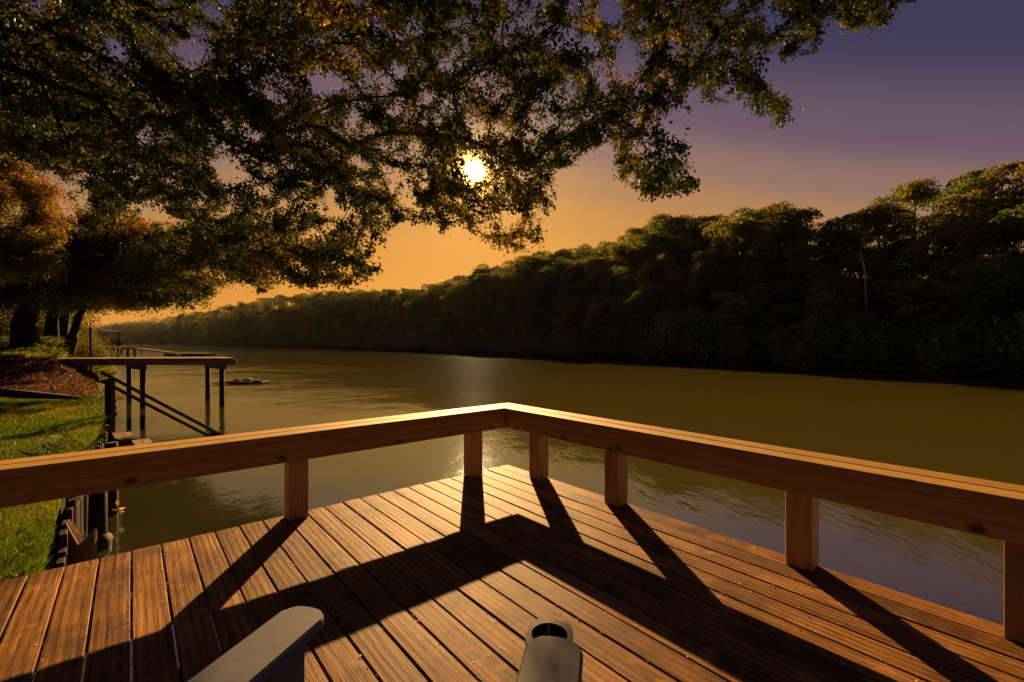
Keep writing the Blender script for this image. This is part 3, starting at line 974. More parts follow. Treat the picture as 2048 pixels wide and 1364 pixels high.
bank_tree('autumn_tree', 'orange and yellow autumn tree at left edge above the lawn', (-20.4, 15.9), (0.8, 0.0), 0.22, 6.5,
          pb(16.5, (70, 372, 46, 24), (20, 405, 74, 28), (92, 432, 36, 22), (5, 465, 70, 30), (66, 498, 50, 22), (98, 530, 30, 18), (10, 535, 60, 26), (-50, 380, 80, 70), (20, 335, 60, 26), (110, 470, 20, 16)), 900, 60, 0.085, MIXA, 141)

# ------------------------------------------------------------------ wood on the far bank


def forest_proto(seed, weights, n=15000, leaf=0.235, height=15.0, rad=4.3, low=0.2):
    g = np.random.default_rng(seed)
    # lobes around a stem
    k = 54
    zz = low + (height - low) * (0.06 + 0.88 * g.random(k) ** 0.95)
    prof = np.clip(np.sin(np.clip((zz - low) / (height - low) * 0.78 + 0.20, 0.02, 0.985) * math.pi), 0, 1) ** 0.5
    th = g.uniform(0, 6.28, k); rr = rad * prof * g.uniform(0.35, 0.85, k)
    C = np.stack([rr * np.cos(th), rr * np.sin(th), zz], 1)
    C[0] = (0.3, 0.1, height - 1.4)
    S = rad * g.uniform(0.17, 0.38, k)
    which = g.choice(k, n, p=S ** 2 / (S ** 2).sum())
    d = unit(g.normal(size=(n, 3)))
    d[:, 2] = np.where(d[:, 2] < -0.5, -d[:, 2], d[:, 2])
    rad_f = g.uniform(0.72, 1.06, n)[:, None]
    pos = C[which] + d * S[which][:, None] * rad_f * np.array([1, 1, 0.72])
    ax = d * 0.4 + g.normal(size=(n, 3)) * 0.75 + np.array([0, 0, -0.25])
    col = tint_pick(pos, seed, weights, 3.0, 0.35)
    V, F = leaf_arrays(pos, ax, leaf * g.uniform(0.6, 1.35, n), 0.75, 0.15, seed)
    crown = mesh_np('crown', V, F, M_FAR_LEAF, np.repeat(col, 4, 0))
    m = MB(); m.tube([(0, 0, -0.8), (0.1, 0, 3), (0.2, 0.1, 7), (0.3, 0.1, height - 2)], [0.30, 0.24, 0.17, 0.05], 8)
    for i in range(6):
        c = C[i + 1]; z0 = max(2.0, c[2] * 0.6); m.tube([(0.12, 0.05, z0), tuple(c * np.array([0.5, 0.5, 0]) + np.array([0, 0, (z0 + c[2]) / 2])), tuple(c)], [0.11, 0.07, 0.03], 5)
    trunk = m.mesh('trunk', M_BARK)
    return crown, trunk


FG = [(GREEN * 2.6, 5), (GREEN * 3.6, 3), (OLIVE * 2.4, 1.6), (LIME * 1.6, 0.5)]
FO = [(OLIVE * 2.6, 4), (LIME * 1.8, 1.8), (YELLOW * 1.3, 1.2), (GREEN * 2.5, 1.5)]
FA = [(OLIVE * 2, 3.5), (ORANGE * 1.1, 1.5), (RUST * 1.1, 1.2), (YELLOW * 1.0, 1)]
protos = [forest_proto(201, FG), forest_proto(202, FG, rad=4.8), forest_proto(203, FO), forest_proto(204, FG, rad=3.8), forest_proto(205, FO, rad=4.6), forest_proto(206, FG)]
autumn_proto = forest_proto(207, FA)
SIL = np.array([(-200, 684), (200, 664), (230, 652), (330, 634), (450, 612), (560, 592), (600, 580), (760, 578), (850, 572), (920, 548), (1000, 522), (1060, 502), (1100, 502), (1150, 492), (1225, 480), (1265, 455),
                (1300, 428), (1440, 424), (1500, 402), (1600, 404), (1690, 408), (1735, 410), (1765, 380), (1850, 346), (1930, 344), (1965, 318), (2048, 288), (2300, 250), (3000, 200)], float)


def sil_height(x, y):
    q = CX + FPX * x / max(y, 4)
    return CAMZ + (CY - np.interp(q, SIL[:, 0], SIL[:, 1])) / FPX * max(y, 4)


GREEN_LABEL = 'dark green tree in the unbroken wood along the far bank'
OLIVE_LABEL = 'olive green crown in the unbroken wood along the far bank'
FAR_LABEL = 'small distant tree where the far wood fades down river'


def place_far(t, s, frac, proto, label, group, name='forest_tree', spread=1.0):
    p = far_pt(t) + far_n(t)[0] * s
    x, y = float(p[0]), float(p[1])
    z = float(far_z(np.array([t]), np.array([s]))[0])
    H = sil_height(x, y)
    h = (H - z) * frac
    h = max(5.0, h)
    k = h / 15.0
    root = empty(name, (x, y, z - 0.1), random.uniform(0, 6.28), label, 'tree', group)
    wk = spread * random.uniform(0.9, 1.15) * (0.55 + 0.45 * min(k, 1.4)) if k < 1 else spread * random.uniform(0.92, 1.12) * k ** 0.7
    root.scale = (wk, wk, k)
    link('crown', proto[0], root); link('trunk', proto[1], root)
    return root


t_start, t_mid, t_end = FT[2] - 2, FT[7], FT[10]
rows = [(2.2, 5.0, 0.50, 0.14), (6.0, 5.2, 0.72, 0.12), (10.0, 5.4, 0.88, 0.08), (14.5, 5.2, 0.97, 0.05), (19.0, 5.4, 1.0, 0.05)]
for ri, (s, step, fr, jit) in enumerate(rows):
    t = t_start + ri * 1.7
    while t < t_mid:
        dist = np.hypot(*far_pt(t))
        pr_i = random.randrange(6)
        o = place_far(t, s + random.uniform(-1.0, 1.2), fr * random.uniform(1 - jit, 1 + jit * 0.6), protos[pr_i],
                      OLIVE_LABEL if pr_i in (2, 4) else GREEN_LABEL, 'olive crowns of the far wood' if pr_i in (2, 4) else 'dark green trees of the far wood')
        t += step * random.uniform(0.8, 1.25) * (1 + 0.004 * max(0, dist - 60))
for ri, (s, fr) in enumerate(((4, 0.72), (16, 1.0))):
    t = t_mid + 4 * ri
    while t < t_end:
        place_far(t, s, fr * random.uniform(0.88, 1.05), protos[random.randrange(6)], FAR_LABEL, 'distant trees down river', 'distant_tree', 1.3)
        t += random.uniform(10, 15) * (1 + (t - t_mid) / 500)


def find_t(pxx, s):
    ts = np.linspace(FT[2], FT[8], 4000); p = far_pt(ts) + far_n(ts) * s
    q = CX + FPX * p[:, 0] / np.maximum(p[:, 1], 1)
    return ts[np.argmin(np.abs(q - pxx))]


place_far(find_t(1655, 1.2), 1.2, 0.42, autumn_proto, 'low rust brown tree at the far waterline left of the bare snag', None, 'autumn_tree')
place_far(find_t(1150, 1.4), 1.4, 0.55, autumn_proto, 'small reddish brown tree low on the far bank just right of the rail corner', None, 'autumn_tree')
# the wood where the river bends out of sight reads as one mass
n = 42000
ts = rng.uniform(t_end - 40, FT[12], n); ss_ = rng.uniform(0, 60, n)
pp = far_pt(ts) + far_n(ts) * ss_[:, None]
zz = far_z(ts, ss_) + rng.random(n) ** 0.7 * np.interp(ss_, [0, 60], [15, 30]) * (0.85 + 0.15 * Field(77, 12, dim=2)(pp))
pos = np.concatenate([pp, zz[:, None]], 1)
V, F = leaf_arrays(pos, rng.normal(size=(n, 3)), rng.uniform(1.2, 2.6, n), 0.8, 0.15, 5)
tag(link('far_woods', mesh_np('far_woods', V, F, M_FAR_LEAF, np.repeat(tint_pick(pos, 9, [(GREEN * 1.2, 3), (OLIVE, 2)], 30), 4, 0))), 'hazy wooded ridge where the river bends away', 'woods', kind='stuff')

# shrubs at the far waterline


def shrub_proto(seed, weights, n, leaf, rx, rz_, stems=5, k=9, mat=None):
    g = np.random.default_rng(seed)
    C = np.stack([g.uniform(-0.6, 0.6, k) * rx, g.uniform(-0.6, 0.6, k) * rx, g.uniform(0.25, 0.72, k) * rz_], 1)
    S = g.uniform(0.35, 0.55, k) * min(rx, rz_)
    which = g.integers(0, k, n); d = unit(g.normal(size=(n, 3)))
    pos = C[which] + d * S[which][:, None] * g.uniform(0.55, 1.1, n)[:, None]
    pos[:, 2] = np.abs(pos[:, 2])
    ax = d * 0.5 + g.normal(size=(n, 3)) * 0.7
    V, F = leaf_arrays(pos, ax, leaf * g.uniform(0.6, 1.35, n), 0.7, 0.15, seed)
    cm = mesh_np('foliage', V, F, mat or M_FAR_LEAF, np.repeat(tint_pick(pos, seed, weights, 1.0, 0.4), 4, 0))
    m = MB()
    for i in range(stems): m.tube([(0, 0, -0.3), tuple(C[i] * np.array([0.5, 0.5, 0.6])), tuple(C[i])], [0.035, 0.025, 0.012], 5)
    return cm, m.mesh('stem', M_BARK)


wsh = [shrub_proto(301 + i, FG, 3200, 0.24, 3.0, 5.0) for i in range(3)]
t = t_start
while t < t_end - 30:
    p = far_pt(t) + far_n(t)[0] * random.uniform(-0.5, 0.6)
    r_ = empty('waterside_shrub', (p[0], p[1], -0.25), random.uniform(0, 6.28), 'dark shrub overhanging the far waterline', 'shrub', 'shrubs along the far waterline')
    k = random.uniform(0.8, 1.4) * (1 + 0.003 * max(0, np.hypot(*p) - 100)); r_.scale = (k, k, k * random.uniform(0.8, 1.2))
    pm = wsh[random.randrange(3)]
    tag(link('foliage', pm[0], r_), kind='stuff'); link('stem', pm[1], r_)
    t += random.uniform(2.6, 4.2) * (1 + 0.004 * max(0, np.hypot(*p) - 60))

m = MB(); pts = [at(1735, 720, 45.0), at(1733, 640, 41.0), at(1731, 560, 36.2), at(1728, 530, 36.0), at(1721, 503, 36.0)]
sn_ = empty('bare_snag', tuple(pts[0]), 0, 'thin pale bare snag standing out against dark far trees', 'dead tree')
m.tube([p - pts[0] for p in pts], [0.11, 0.09, 0.07, 0.05, 0.02], 7); m.build('trunk', M_PALE, sn_)
m = MB(); m.tube([pts[3] - pts[0], at(1722, 522, 36.3) - pts[0], at(1716, 505, 36.1) - pts[0]], [0.04, 0.03, 0.01], 5); m.build('branch', M_PALE, sn_)

# ------------------------------------------------------------------ left bank: shrubs, grass, docks, steps
GOLD = [(LIME, 3), (YELLOW, 1.4), (OLIVE, 4), (GREEN, 1)]
bush = [shrub_proto(401, GOLD, 6500, 0.085, 1.7, 1.7, mat=M_LEAF), shrub_proto(402, GOLD, 6500, 0.085, 1.9, 2.2, mat=M_LEAF), shrub_proto(403, GOLD, 6500, 0.09, 2.0, 2.6, mat=M_LEAF)]
for i, (X, Y, k, lab) in enumerate(((-21.7, 22.6, 0.80, 'golden green bush by the black post on the bank'), (-25.6, 26.6, 0.60, 'yellowish bush sloping to the water behind the dock'),
                                    (-29.8, 31.0, 0.52, 'leafy bush between the leaning tree and the boathouse'), (-34.8, 37.5, 0.46, 'small waterside bush just before the far gangway'),
                                    (-34, 33, 1.2, 'bright golden shrub showing between the lawn trunks'), (-38, 36, 1.7, 'tall golden shrub left of the twin trunks'),
                                    (-46, 40, 2.2, 'broad golden thicket behind the thickest trunk'), (-45, 44, 1.7, 'golden thicket behind the leaning tree'),
                                    (-52, 46, 2.4, 'dim thicket at the left edge beyond the lawn'), (-17.0, 19.0, 0.36, 'low yellow green bush under the dock landing'))):
    z = float(land_z(np.array([X]), np.array([Y]))[0])
    b = bush[i % 3]
    r_ = empty('bush', (X, Y, z - 0.1), i * 1.3, lab, 'bush'); r_.scale = (k, k, k)
    tag(link('foliage', b[0], r_), kind='stuff'); link('stem', b[1], r_)

# trees further along the left bank
for i, (X, Y, h, lab) in enumerate(((-62, 52, 17, 'tall green tree rising behind the thicket at far left'), (-62, 58, 13, 'rounded tree behind the golden thicket'), (-84, 76, 14, 'tree on the bank above the far gangway'),
                                    (-118, 112, 12, 'tree close behind the boathouse'), (-52, 50, 14, 'tree half hidden behind the leaning trunk'), (-76, 64, 18, 'tall dim tree at the far left edge'))):
    r_ = empty('bank_tree', (X, Y, float(land_z(np.array([X]), np.array([Y]))[0])), i * 0.9, lab, 'tree'); k = h / 15
    r_.scale = (k, k, k); pm = protos[(2, 0, 4, 1, 2, 3)[i]]
    link('crown', pm[0], r_); link('trunk', pm[1], r_)


def grass(name, n, ysel, wsel, hgt, seed, label, cols, wid=0.006, clump=None, lean=0.35):
    g = np.random.default_rng(seed)
    y = ysel(g, n); w = wsel(g, n); x = shore_x(y) - w
    z = land_z(x, y)
    q = np.stack([x, y], 1)
    dens = Field(seed, 0.9, dim=2)(q)
    hh = hgt * g.uniform(0.5, 1.3, n) * (1 + 0.35 * np.clip(dens, -1, 1))
    base = np.stack([x, y, z - 0.01], 1)
    th = g.uniform(0, 6.28, n)
    side = np.stack([np.cos(th), np.sin(th), np.zeros(n)], 1) * (wid * g.uniform(0.7, 1.4, n))[:, None]
    ln = g.normal(size=(n, 2)) * lean
    tip = base + np.concatenate([ln * hh[:, None], hh[:, None]], 1)
    mid = base + np.concatenate([ln * hh[:, None] * 0.3, hh[:, None] * 0.6], 1)
    V = np.stack([base - side, base + side, mid + side * 0.7, tip, mid - side * 0.7], 1).reshape(-1, 3)
    F = np.arange(5 * n).reshape(n, 5)
    c = tint_pick(base, seed, cols, 0.8, 0.5)
    return tag(link(name, mesh_np(name, V, F, M_GRASS, np.repeat(c, 5, 0))), label, 'grass', kind='stuff')


GR = [(np.array([0.058, 0.100, 0.011]), 4), (np.array([0.098, 0.145, 0.014]), 4), (np.array([0.13, 0.13, 0.02]), 1), (np.array([0.17, 0.14, 0.04]), 0.4)]
grass('lawn_grass', 110000, lambda g, n: g.uniform(2.0, 11.1, n), lambda g, n: g.random(n) ** 1.2 * 5.0, 0.06, 501, 'sunlit green grass of the lower lawn by the deck', GR, 0.0035)
grass('tall_grass', 16000, lambda g, n: g.uniform(2.6, 5.2, n), lambda g, n: np.abs(g.normal(size=n)) * 0.40, 0.085, 502, 'longer grass spilling over the bank edge beside the deck', GR, 0.002, lean=0.4)
grass('edge_grass', 9000, lambda g, n: g.uniform(5.2, 11.0, n), lambda g, n: np.abs(g.normal(size=n)) * 0.22, 0.16, 503, 'rough grass along the top of the bulkhead', GR, 0.004, lean=0.6)
grass('upper_grass', 90000, lambda g, n: 16.5 + 22 * g.random(n) ** 1.5, lambda g, n: 0.6 + 17 * g.random(n), 0.08, 504, 'short grass of the upper lawn under the trees', GR, 0.009)
grass('ground_cover', 16000, lambda g, n: g.uniform(19, 30, n), lambda g, n: g.uniform(0.6, 7, n), 0.22, 505, 'leafy ground cover around the trunks on the upper lawn', GR + [(YELLOW * 0.7, 1.0)], 0.03, lean=0.9)

# leaf litter and chips on the mulch bed
n = 16000
y = rng.uniform(11.2, 16.4, n); w = rng.uniform(0.1, 6.5, n); x = shore_x(y) - w
pos = np.stack([x, y, land_z(x, y) + 0.012], 1)
ax = rng.normal(size=(n, 3)); ax[:, 2] *= 0.35
V, F = leaf_arrays(pos, ax, rng.uniform(0.03, 0.085, n), 0.6, 0.2, 61)
tag(link('leaf_litter', mesh_np('leaf_litter', V, F, M_LEAF, np.repeat(tint_pick(pos, 62, [(np.array([0.05, 0.024, 0.014]), 5), (np.array([0.095, 0.045, 0.024]), 3), (np.array([0.15, 0.08, 0.045]), 1.2)], 0.7, 0.7), 4, 0))),
    'dry leaf litter and bark chips on the sloping bed', 'leaf litter', kind='stuff')

# timber edge between the lawn and the mulch bed
edge = empty('timber_edging', (-10.0, 11.0, 0.9), 0, 'dark stacked timber edging below the mulch bed', 'edging')
A = Vector((-9.75, 10.98, 0)); B = Vector((-12.55, 11.12, 0)); E0 = Vector(edge.location)
for k in range(3):
    za, zb = 0.98 - 0.14 * k - 0.07, 1.25 - 0.14 * k - 0.07
    MB().bar(A + Vector((0, 0.02 * k, za)) - E0, B + Vector((0, 0.02 * k, zb)) - E0, 0.12, 0.132, 0.01).build('timber', M_TIMBER, edge)
MB().bar(A + Vector((-0.9, -0.10, 0.4)) - E0, A + Vector((-0.9, -0.10, 1.06)) - E0, 0.06, 0.06, 0.004, up=Vector((0, 1, 0))).build('stake', M_TIMBER_Z, edge)

# bulkhead of pilings along the shore
bh = empty('bulkhead', (-6.8, 7.4, 0), 0, 'dark old timber bulkhead holding the lawn at the water', 'bulkhead')
yy = 4.0
while yy < 11.0:
    xx = float(shore_x(yy)); hh = float(land_z(np.array([xx - 0.1]), np.array([yy]))[0]) + random.uniform(-0.26, -0.06)
    MB().box(-0.075, -0.03, -0.8, 0.075, 0.03, hh, 0.008, Matrix.Translation((xx + 6.8 + 0.05, yy - 7.4 + 0.03, 0)) @ Matrix.Rotation(R(131) + random.uniform(-0.05, 0.05), 4, 'Z') @ Matrix.Rotation(random.uniform(-0.04, 0.04), 4, 'Y')).build('plank', M_TIMBER_Z, bh)
    yy += 0.115
for xx, yy in ((-4.92, 5.2), (-5.62, 6.15), (-6.9, 7.6), (-8.9, 9.7), (-9.6, 10.5)):
    MB().tube([(xx + 6.8, yy - 7.4 + 0.12, -0.8), (xx + 6.83, yy - 7.4 + 0.10, 0.5 + random.uniform(0, 0.3))], [0.10, 0.085], 10).build('piling', M_TIMBER_Z, bh)

# split stump and drift at the foot of the bulkhead
st = empty('split_stump', (-4.27, 4.45, -0.3), R(25), 'split weathered stump standing at the bank edge beside deck', 'stump')
bm = bmesh.new()
prof = [(0.105, 0), (0.095, 0.3), (0.09, 0.55), (0.10, 0.72)]
ringsS = []
NS = 12
for r0, z in prof: ringsS.append([bm.verts.new((r0 * 1.15 * math.cos(2 * math.pi * i / NS) * random.uniform(0.85, 1.15), r0 * 0.8 * math.sin(2 * math.pi * i / NS), z)) for i in range(NS)])
top = [bm.verts.new((0.105 * 1.15 * math.cos(2 * math.pi * i / NS), 0.08 * math.sin(2 * math.pi * i / NS), 0.72 + (0.30 * max(0, -math.cos(2 * math.pi * i / NS) - 0.1) + 0.16 * max(0, math.cos(2 * math.pi * i / NS) - 0.2)) * random.uniform(0.8, 1.2))) for i in range(NS)]
ringsS.append(top)
for a, b in zip(ringsS, ringsS[1:]):
    for i in range(NS): bm.faces.new((a[i], a[(i + 1) % NS], b[(i + 1) % NS], b[i]))
cv = bm.verts.new((0.02, 0, 0.60))
for i in range(NS): bm.faces.new((top[i], top[(i + 1) % NS], cv))
me = bpy.data.meshes.new('trunk'); bm.to_mesh(me); bm.free(); me.materials.append(M_STUMP); link('trunk', me, st)
dr = MB().tube([(-5.0, 5.6, -0.08), (-4.92, 5.42, 0.03), (-4.82, 5.28, 0.06), (-4.74, 5.2, 0.0)], [0.04, 0.07, 0.08, 0.04], 9).build('driftwood', M_TIMBER)
tag(dr, 'dark stub of driftwood at the waterline near the split stump', 'driftwood')
tw = empty('water_twig', (-5.29, 6.05, 0), 0, 'small pale leafy twig sticking out of the water', 'twig')
MB().tube([(0, 0, -0.2), (0.01, 0, 0.06), (-0.03, 0.01, 0.16), (-0.02, 0, 0.21)], [0.006, 0.005, 0.004, 0.002], 5).build('stem', M_PALE, tw)
lp = np.array([(-0.03, 0, 0.13), (-0.02, 0, 0.15), (0.0, 0, 0.09), (-0.025, 0, 0.19), (0.01, 0, 0.07), (-0.01, 0, 0.11)])
la = np.array([(-1, 0, 0.3), (1, 0.2, 0.1), (1, 0, 0.6), (-0.2, 0, 1), (-1, 0.3, -0.2), (0.7, -0.4, -0.4)], float)
for i in range(6):
    V, F = leaf_arrays(lp[i:i + 1], la[i:i + 1], np.array([0.085]), 0.5, 0.1, i)
    link('leaf', mesh_np('leaf', V, F, M_LEAF, np.tile(np.array([0.25, 0.18, 0.08]), (4, 1))), tw)

# steps to the water with a sloping handrail
stp = empty('water_steps', (-8.05, 9.0, 0), 0, 'dark timber steps with sloping handrail down into the water', 'steps')
S0 = Vector(stp.location)
o_ = Vector((0.70, 0.714, 0)); sd_ = Vector((0.714, -0.70, 0))


def spt(out, side, z): return o_ * out + sd_ * side + Vector((0, 0, z))


for k, z in enumerate((0.55, 0.36, 0.17, -0.03, -0.22)):
    for j in range(2):
        a0 = 0.02 + 0.30 * k + 0.147 * j
        MB().bar(spt(a0 + 0.07, -0.10, z - 0.02), spt(a0 + 0.07, 0.80, z - 0.02), 0.138, 0.038, 0.004).build('tread', M_DOCK, stp)
    MB().bar(spt(0.02 + 0.30 * k, -0.10, z - 0.13), spt(0.02 + 0.30 * k, 0.80, z - 0.13), 0.03, 0.17, 0.0).build('riser', M_TIMBER, stp)
for s_ in (-0.14, 0.83):
    MB().bar(spt(-0.1, s_, 0.50), spt(1.7, s_, -0.62), 0.04, 0.26).build('stringer', M_TIMBER, stp)
MB().bar(spt(0.0, -0.20, -0.4), spt(0.0, -0.20, 1.66), 0.12, 0.12, 0.006, up=Vector((0, 1, 0))).build('post', M_TIMBER_Z, stp)
MB().bar(spt(1.82, -0.20, -0.6), spt(1.82, -0.20, 0.33), 0.12, 0.12, 0.006, up=Vector((0, 1, 0))).build('post', M_TIMBER_Z, stp)
for dz in (0.0, -0.17):
    MB().bar(spt(-0.14, -0.12, 1.80 + dz), spt(2.15, -0.12, 0.06 + dz), 0.04, 0.066, 0.005).build('handrail', M_TIMBER, stp)

# neighbour's dock
dk = empty('neighbour_dock', (-12.6, 17.0, 0), 0, 'brown wooden dock on piles reaching from the left bank', 'dock')
D0 = Vector(dk.location)
axv = Vector((4.45, 0.75, 0)).normalized(); cr = Vector((-0.69, 0.72, 0))
CN = Vector((-10.38, 16.85, 0))     # outer near corner
DZ = 1.80


def dpt(a, c, z): return CN - axv * a + cr * c + Vector((0, 0, z)) - D0


a = 0.0
while a < 9.2:
    b = min(9.2, a + 0.14)
    MB().prism([dpt(a + 0.004, 0, 0)[:2], dpt(b, 0, 0)[:2], dpt(b, 2.0, 0)[:2], dpt(a + 0.004, 2.0, 0)[:2]], DZ - 0.038, DZ + random.uniform(-0.002, 0.002)).build('plank', M_DOCK, dk)
    a += 0.146
MB().bar(dpt(-0.02, -0.02, DZ - 0.145), dpt(9.2, -0.02, DZ - 0.145), 0.04, 0.20).build('side_beam', M_DOCK, dk)
MB().bar(dpt(0, 2.02, DZ - 0.145), dpt(9.2, 2.02, DZ - 0.145), 0.04, 0.20).build('side_beam', M_DOCK, dk)
MB().bar(dpt(-0.02, 0.02, DZ - 0.145), dpt(-0.02, 2.0, DZ - 0.145), 0.04, 0.20).build('end_beam', M_DOCK, dk)
for a, a2 in ((0.45, 0.60), (3.10, 3.42)):
    for aa, c in ((a, 0.12), (a2, 1.95)):
        MB().tube([dpt(aa, c, -1.2), dpt(aa, c, DZ - 0.26)], 0.085, 12).build('piling', M_TIMBER_Z, dk)
    MB().bar(dpt(a, -0.12, DZ - 0.33), dpt(a2, 2.05, DZ - 0.33), 0.20, 0.16).build('cross_beam', M_TIMBER, dk)
for c in (0.05, 1.0, 1.9):
    MB().tube([dpt(5.0, c, -0.8), dpt(5.0, c, DZ - 0.25)], 0.12, 12).build('piling', M_TIMBER_Z, dk)
for k in range(7):   # retaining boards under the landing
    MB().bar(dpt(5.1, 0.0, -0.1 + 0.235 * k), dpt(5.1, 2.0, -0.1 + 0.235 * k), 0.05, 0.225).build('board', M_TIMBER, dk)
    MB().bar(dpt(5.15, 0.03, -0.1 + 0.235 * k), dpt(7.2, 0.03, -0.1 + 0.235 * k), 0.05, 0.225).build('board', M_TIMBER, dk)
pp_ = empty('dock_post', (-17.75, 18.9, 1.2), 0, 'slim black post standing behind the landing of the near dock', 'post')
MB().tube([(0, 0, -0.3), (0, 0, 1.72)], 0.045, 10).build('shaft', M_TIMBER_Z, pp_)
MB().tube([(0, 0, 1.722), (0, 0, 1.76), (0, 0, 1.84)], [0.075, 0.07, 0.02], 10).build('cap', M_DARK, pp_)

# rocks breaking the surface beyond the dock


def rock(name, label, loc, sx, sy, sz, seed, rz=0.0):
    bm = bmesh.new(); bmesh.ops.create_icosphere(bm, subdivisions=3, radius=1)
    f = Field(seed, 0.7); f2 = Field(seed + 1, 0.25)
    for v in bm.verts:
        k = 1 + 0.26 * f(np.array([v.co]))[0] + 0.11 * f2(np.array([v.co]))[0]
        v.co = Vector((v.co.x * sx * k, v.co.y * sy * k, v.co.z * sz * k))
    me = bpy.data.meshes.new(name); bm.to_mesh(me); bm.free(); me.materials.append(M_ROCK)
    o = link(name, me); o.location = loc; o.rotation_euler = (0, 0, rz)
    return tag(o, label, 'rock')


rock('rock', 'broad flat brown rock in the water past the dock end', (-15.75, 26.6, 0.06), 1.0, 0.7, 0.20, 71, 0.2)
rock('rock', 'smaller dark rock touching the right end of the flat rock', (-14.75, 26.3, 0.04), 0.42, 0.35, 0.20, 75, 0.5)
lg = MB().tube([(-17.1, 25.6, 0.06), (-16.2, 25.55, 0.08), (-15.3, 25.65, 0.07), (-14.9, 25.8, 0.05)], [0.03, 0.07, 0.08, 0.05], 8).build('driftwood', M_STUMP)
tag(lg, 'thin floating log lying in front of the flat brown rock', 'driftwood')

# far gangway dock
gd = empty('far_dock', (-64, 75, 0), 0, 'distant small dock with gangway sloping to a floating platform', 'dock')


def fd(x, y, z, Y=75.0): return Vector(tuple(at(x, y, Y))) + Vector((64, -75, 0)) + Vector((0, 0, z))


MB().box(-4.6, -0.9, 1.22, 1.35, 0.9, 1.42, 0.01).build('walkway', M_TIMBER, gd)
for x in (-2.4, 0.35):
    for y in (-0.7, 0.7): MB().tube([(x, y, -1), (x, y, 1.2)], 0.17, 10).build('piling', M_TIMBER_Z, gd)
MB().bar((1.35, 0, 1.33), (7.2, 0, 0.62), 1.3, 0.16).build('gangway', M_TIMBER, gd)
MB().box(7.0, -1.6, 0.10, 13.4, 1.6, 0.55, 0.02).build('floating_platform', M_TIMBER, gd)
MB().box(8.9, -1.64, 0.20, 9.9, -1.602, 0.40, 0.01).build('sign_board', M_WHITE, gd)

# boathouse with railed deck
bo = empty('boathouse', (-97, 105, 0), 0, 'distant open boathouse with low brown roof beside the river', 'boathouse')
MB().box(-5, -3, 1.0, 8.2, 3, 1.3).build('platform', M_TIMBER, bo)
for x in (-3, 0, 3, 6.2, 8.0):
    for y in (-2.8, 2.8): MB().tube([(x, y, -1), (x, y, 0.99)], 0.16, 8).build('piling', M_TIMBER_Z, bo)
for x in (-2.8, 2.6):
    for y in (-2.6, 2.6): MB().box(x - 0.1, y - 0.1, 1.302, x + 0.1, y + 0.1, 4.55).build('post', M_TIMBER_Z, bo)
bm = bmesh.new()
e = [bm.verts.new(p) for p in ((-3.9, -3.4, 4.6), (3.6, -3.4, 4.6), (3.6, 3.4, 4.6), (-3.9, 3.4, 4.6))]
e2 = [bm.verts.new((v.co.x, v.co.y, 4.8)) for v in e]
rd = [bm.verts.new(p) for p in ((-2.0, 0, 5.55), (1.8, 0, 5.55))]
bm.faces.new(e[::-1])
for i in range(4): bm.faces.new((e[i], e[(i + 1) % 4], e2[(i + 1) % 4], e2[i]))
bm.faces.new((e2[0], e2[1], rd[1], rd[0])); bm.faces.new((e2[1], e2[2], rd[1])); bm.faces.new((e2[2], e2[3], rd[0], rd[1])); bm.faces.new((e2[3], e2[0], rd[0]))
me = bpy.data.meshes.new('roof'); bm.to_mesh(me); bm.free(); me.materials.append(M_ROOF); link('roof', me, bo)
MB().box(-1.2, -0.1, 1.302, 2.2, 0.1, 4.2).build('wall', M_WALL, bo)
MB().box(2.8, -2.95, 2.62, 8.1, -2.85, 2.72).build('top_rail', M_TIMBER, bo)
MB().box(2.8, -2.95, 1.45, 8.1, -2.85, 1.53).build('bottom_rail', M_TIMBER, bo)
pk = MB().box(-0.035, -0.02, 1.535, 0.035, 0.02, 2.615).mesh('picket', M_TIMBER_Z)
for i in range(30):
    o = link('picket', pk, bo); o.location = (2.85 + i * 0.18, -2.9, 0)

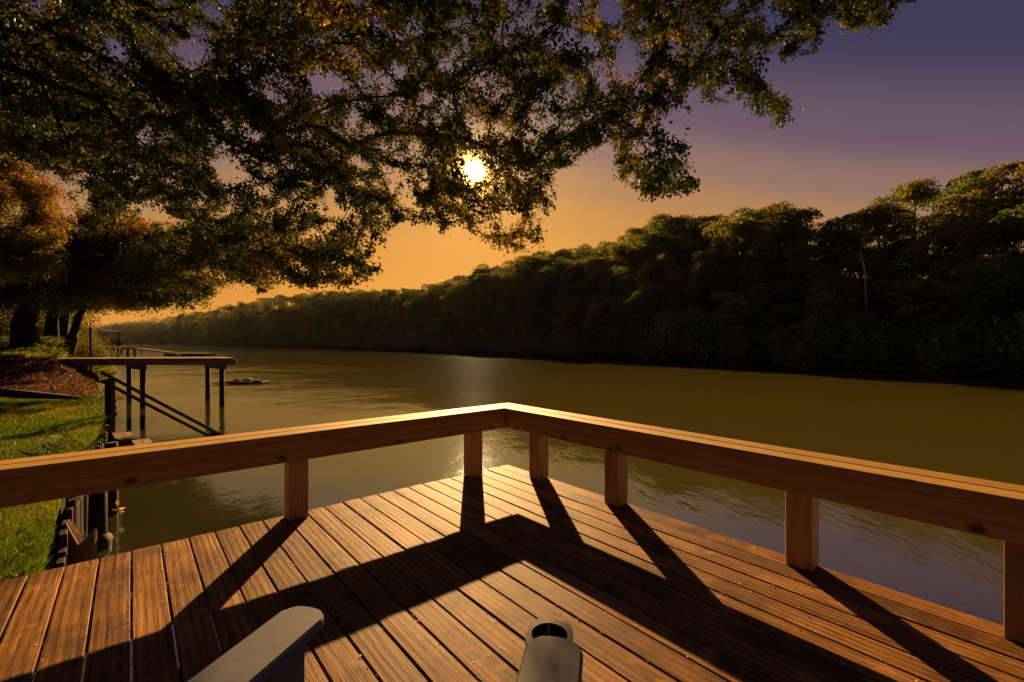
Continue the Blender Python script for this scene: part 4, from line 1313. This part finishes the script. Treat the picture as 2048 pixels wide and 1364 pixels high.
# white lamp on the trunk
lm = empty('yard_lamp', tuple(at(101, 551, 22.4)), 0, 'small round white lamp fixed to a dark trunk', 'lamp')
bm = bmesh.new(); bmesh.ops.create_uvsphere(bm, u_segments=18, v_segments=10, radius=1)
for v in bm.verts: v.co = Vector((v.co.x * 0.10, v.co.y * 0.05, v.co.z * 0.065))
me = bpy.data.meshes.new('shade'); bm.to_mesh(me); bm.free(); me.materials.append(M_WHITE); link('shade', me, lm)
MB().tube([(0, -0.052, 0), (0, -0.044, 0)], 0.028, 12).build('lens', M_DARK, lm)
MB().bar((0, 0.04, 0), (0, 0.45, -0.05), 0.03, 0.03).build('bracket', M_DARK, lm)

# crumbs, seeds and bits of leaf caught along the deck gaps
n = 2200
k = rng.integers(-6, 21, n); v = rng.uniform(-0.5, 3.7, n)
u = PITCH * k + rng.normal(size=n) * 0.008 + np.where(rng.random(n) < 0.15, rng.uniform(-0.07, 0.07, n), 0)
pos = np.stack([0.762 * u - 0.647 * v, 0.647 * u + 0.762 * v, np.full(n, DECK_Z + 0.003)], 1)
V, F = leaf_arrays(pos, rng.normal(size=(n, 3)) * np.array([1, 1, 0.35]) + np.array([0, 0, 0.25]), rng.uniform(0.004, 0.013, n), 0.6, 0.2, 81)
cc = np.array([(0.22, 0.15, 0.08), (0.06, 0.03, 0.015), (0.34, 0.28, 0.2)])[rng.integers(0, 3, n)]
tag(link('leaf_crumbs', mesh_np('leaf_crumbs', V, F, M_LEAF, np.repeat(cc, 4, 0))), 'seeds and leaf crumbs caught along the gaps of the deck', 'debris', kind='stuff')

# ------------------------------------------------------------------ evening haze over the river
hz = MB().box(-1480, -150, -2.5, 1480, 1480, 75)
hm = bpy.data.materials.new('haze_air'); hm.use_nodes = True
hn = hm.node_tree; hn.nodes.clear()
ho = hn.nodes.new('ShaderNodeOutputMaterial'); hv = hn.nodes.new('ShaderNodeVolumePrincipled')
hv.inputs['Color'].default_value = (0.95, 0.95, 0.95, 1); hv.inputs['Density'].default_value = HAZE; hv.inputs['Anisotropy'].default_value = 0.6
hn.links.new(hv.outputs[0], ho.inputs['Volume'])
tag(hz.build('haze', hm), kind='stuff')
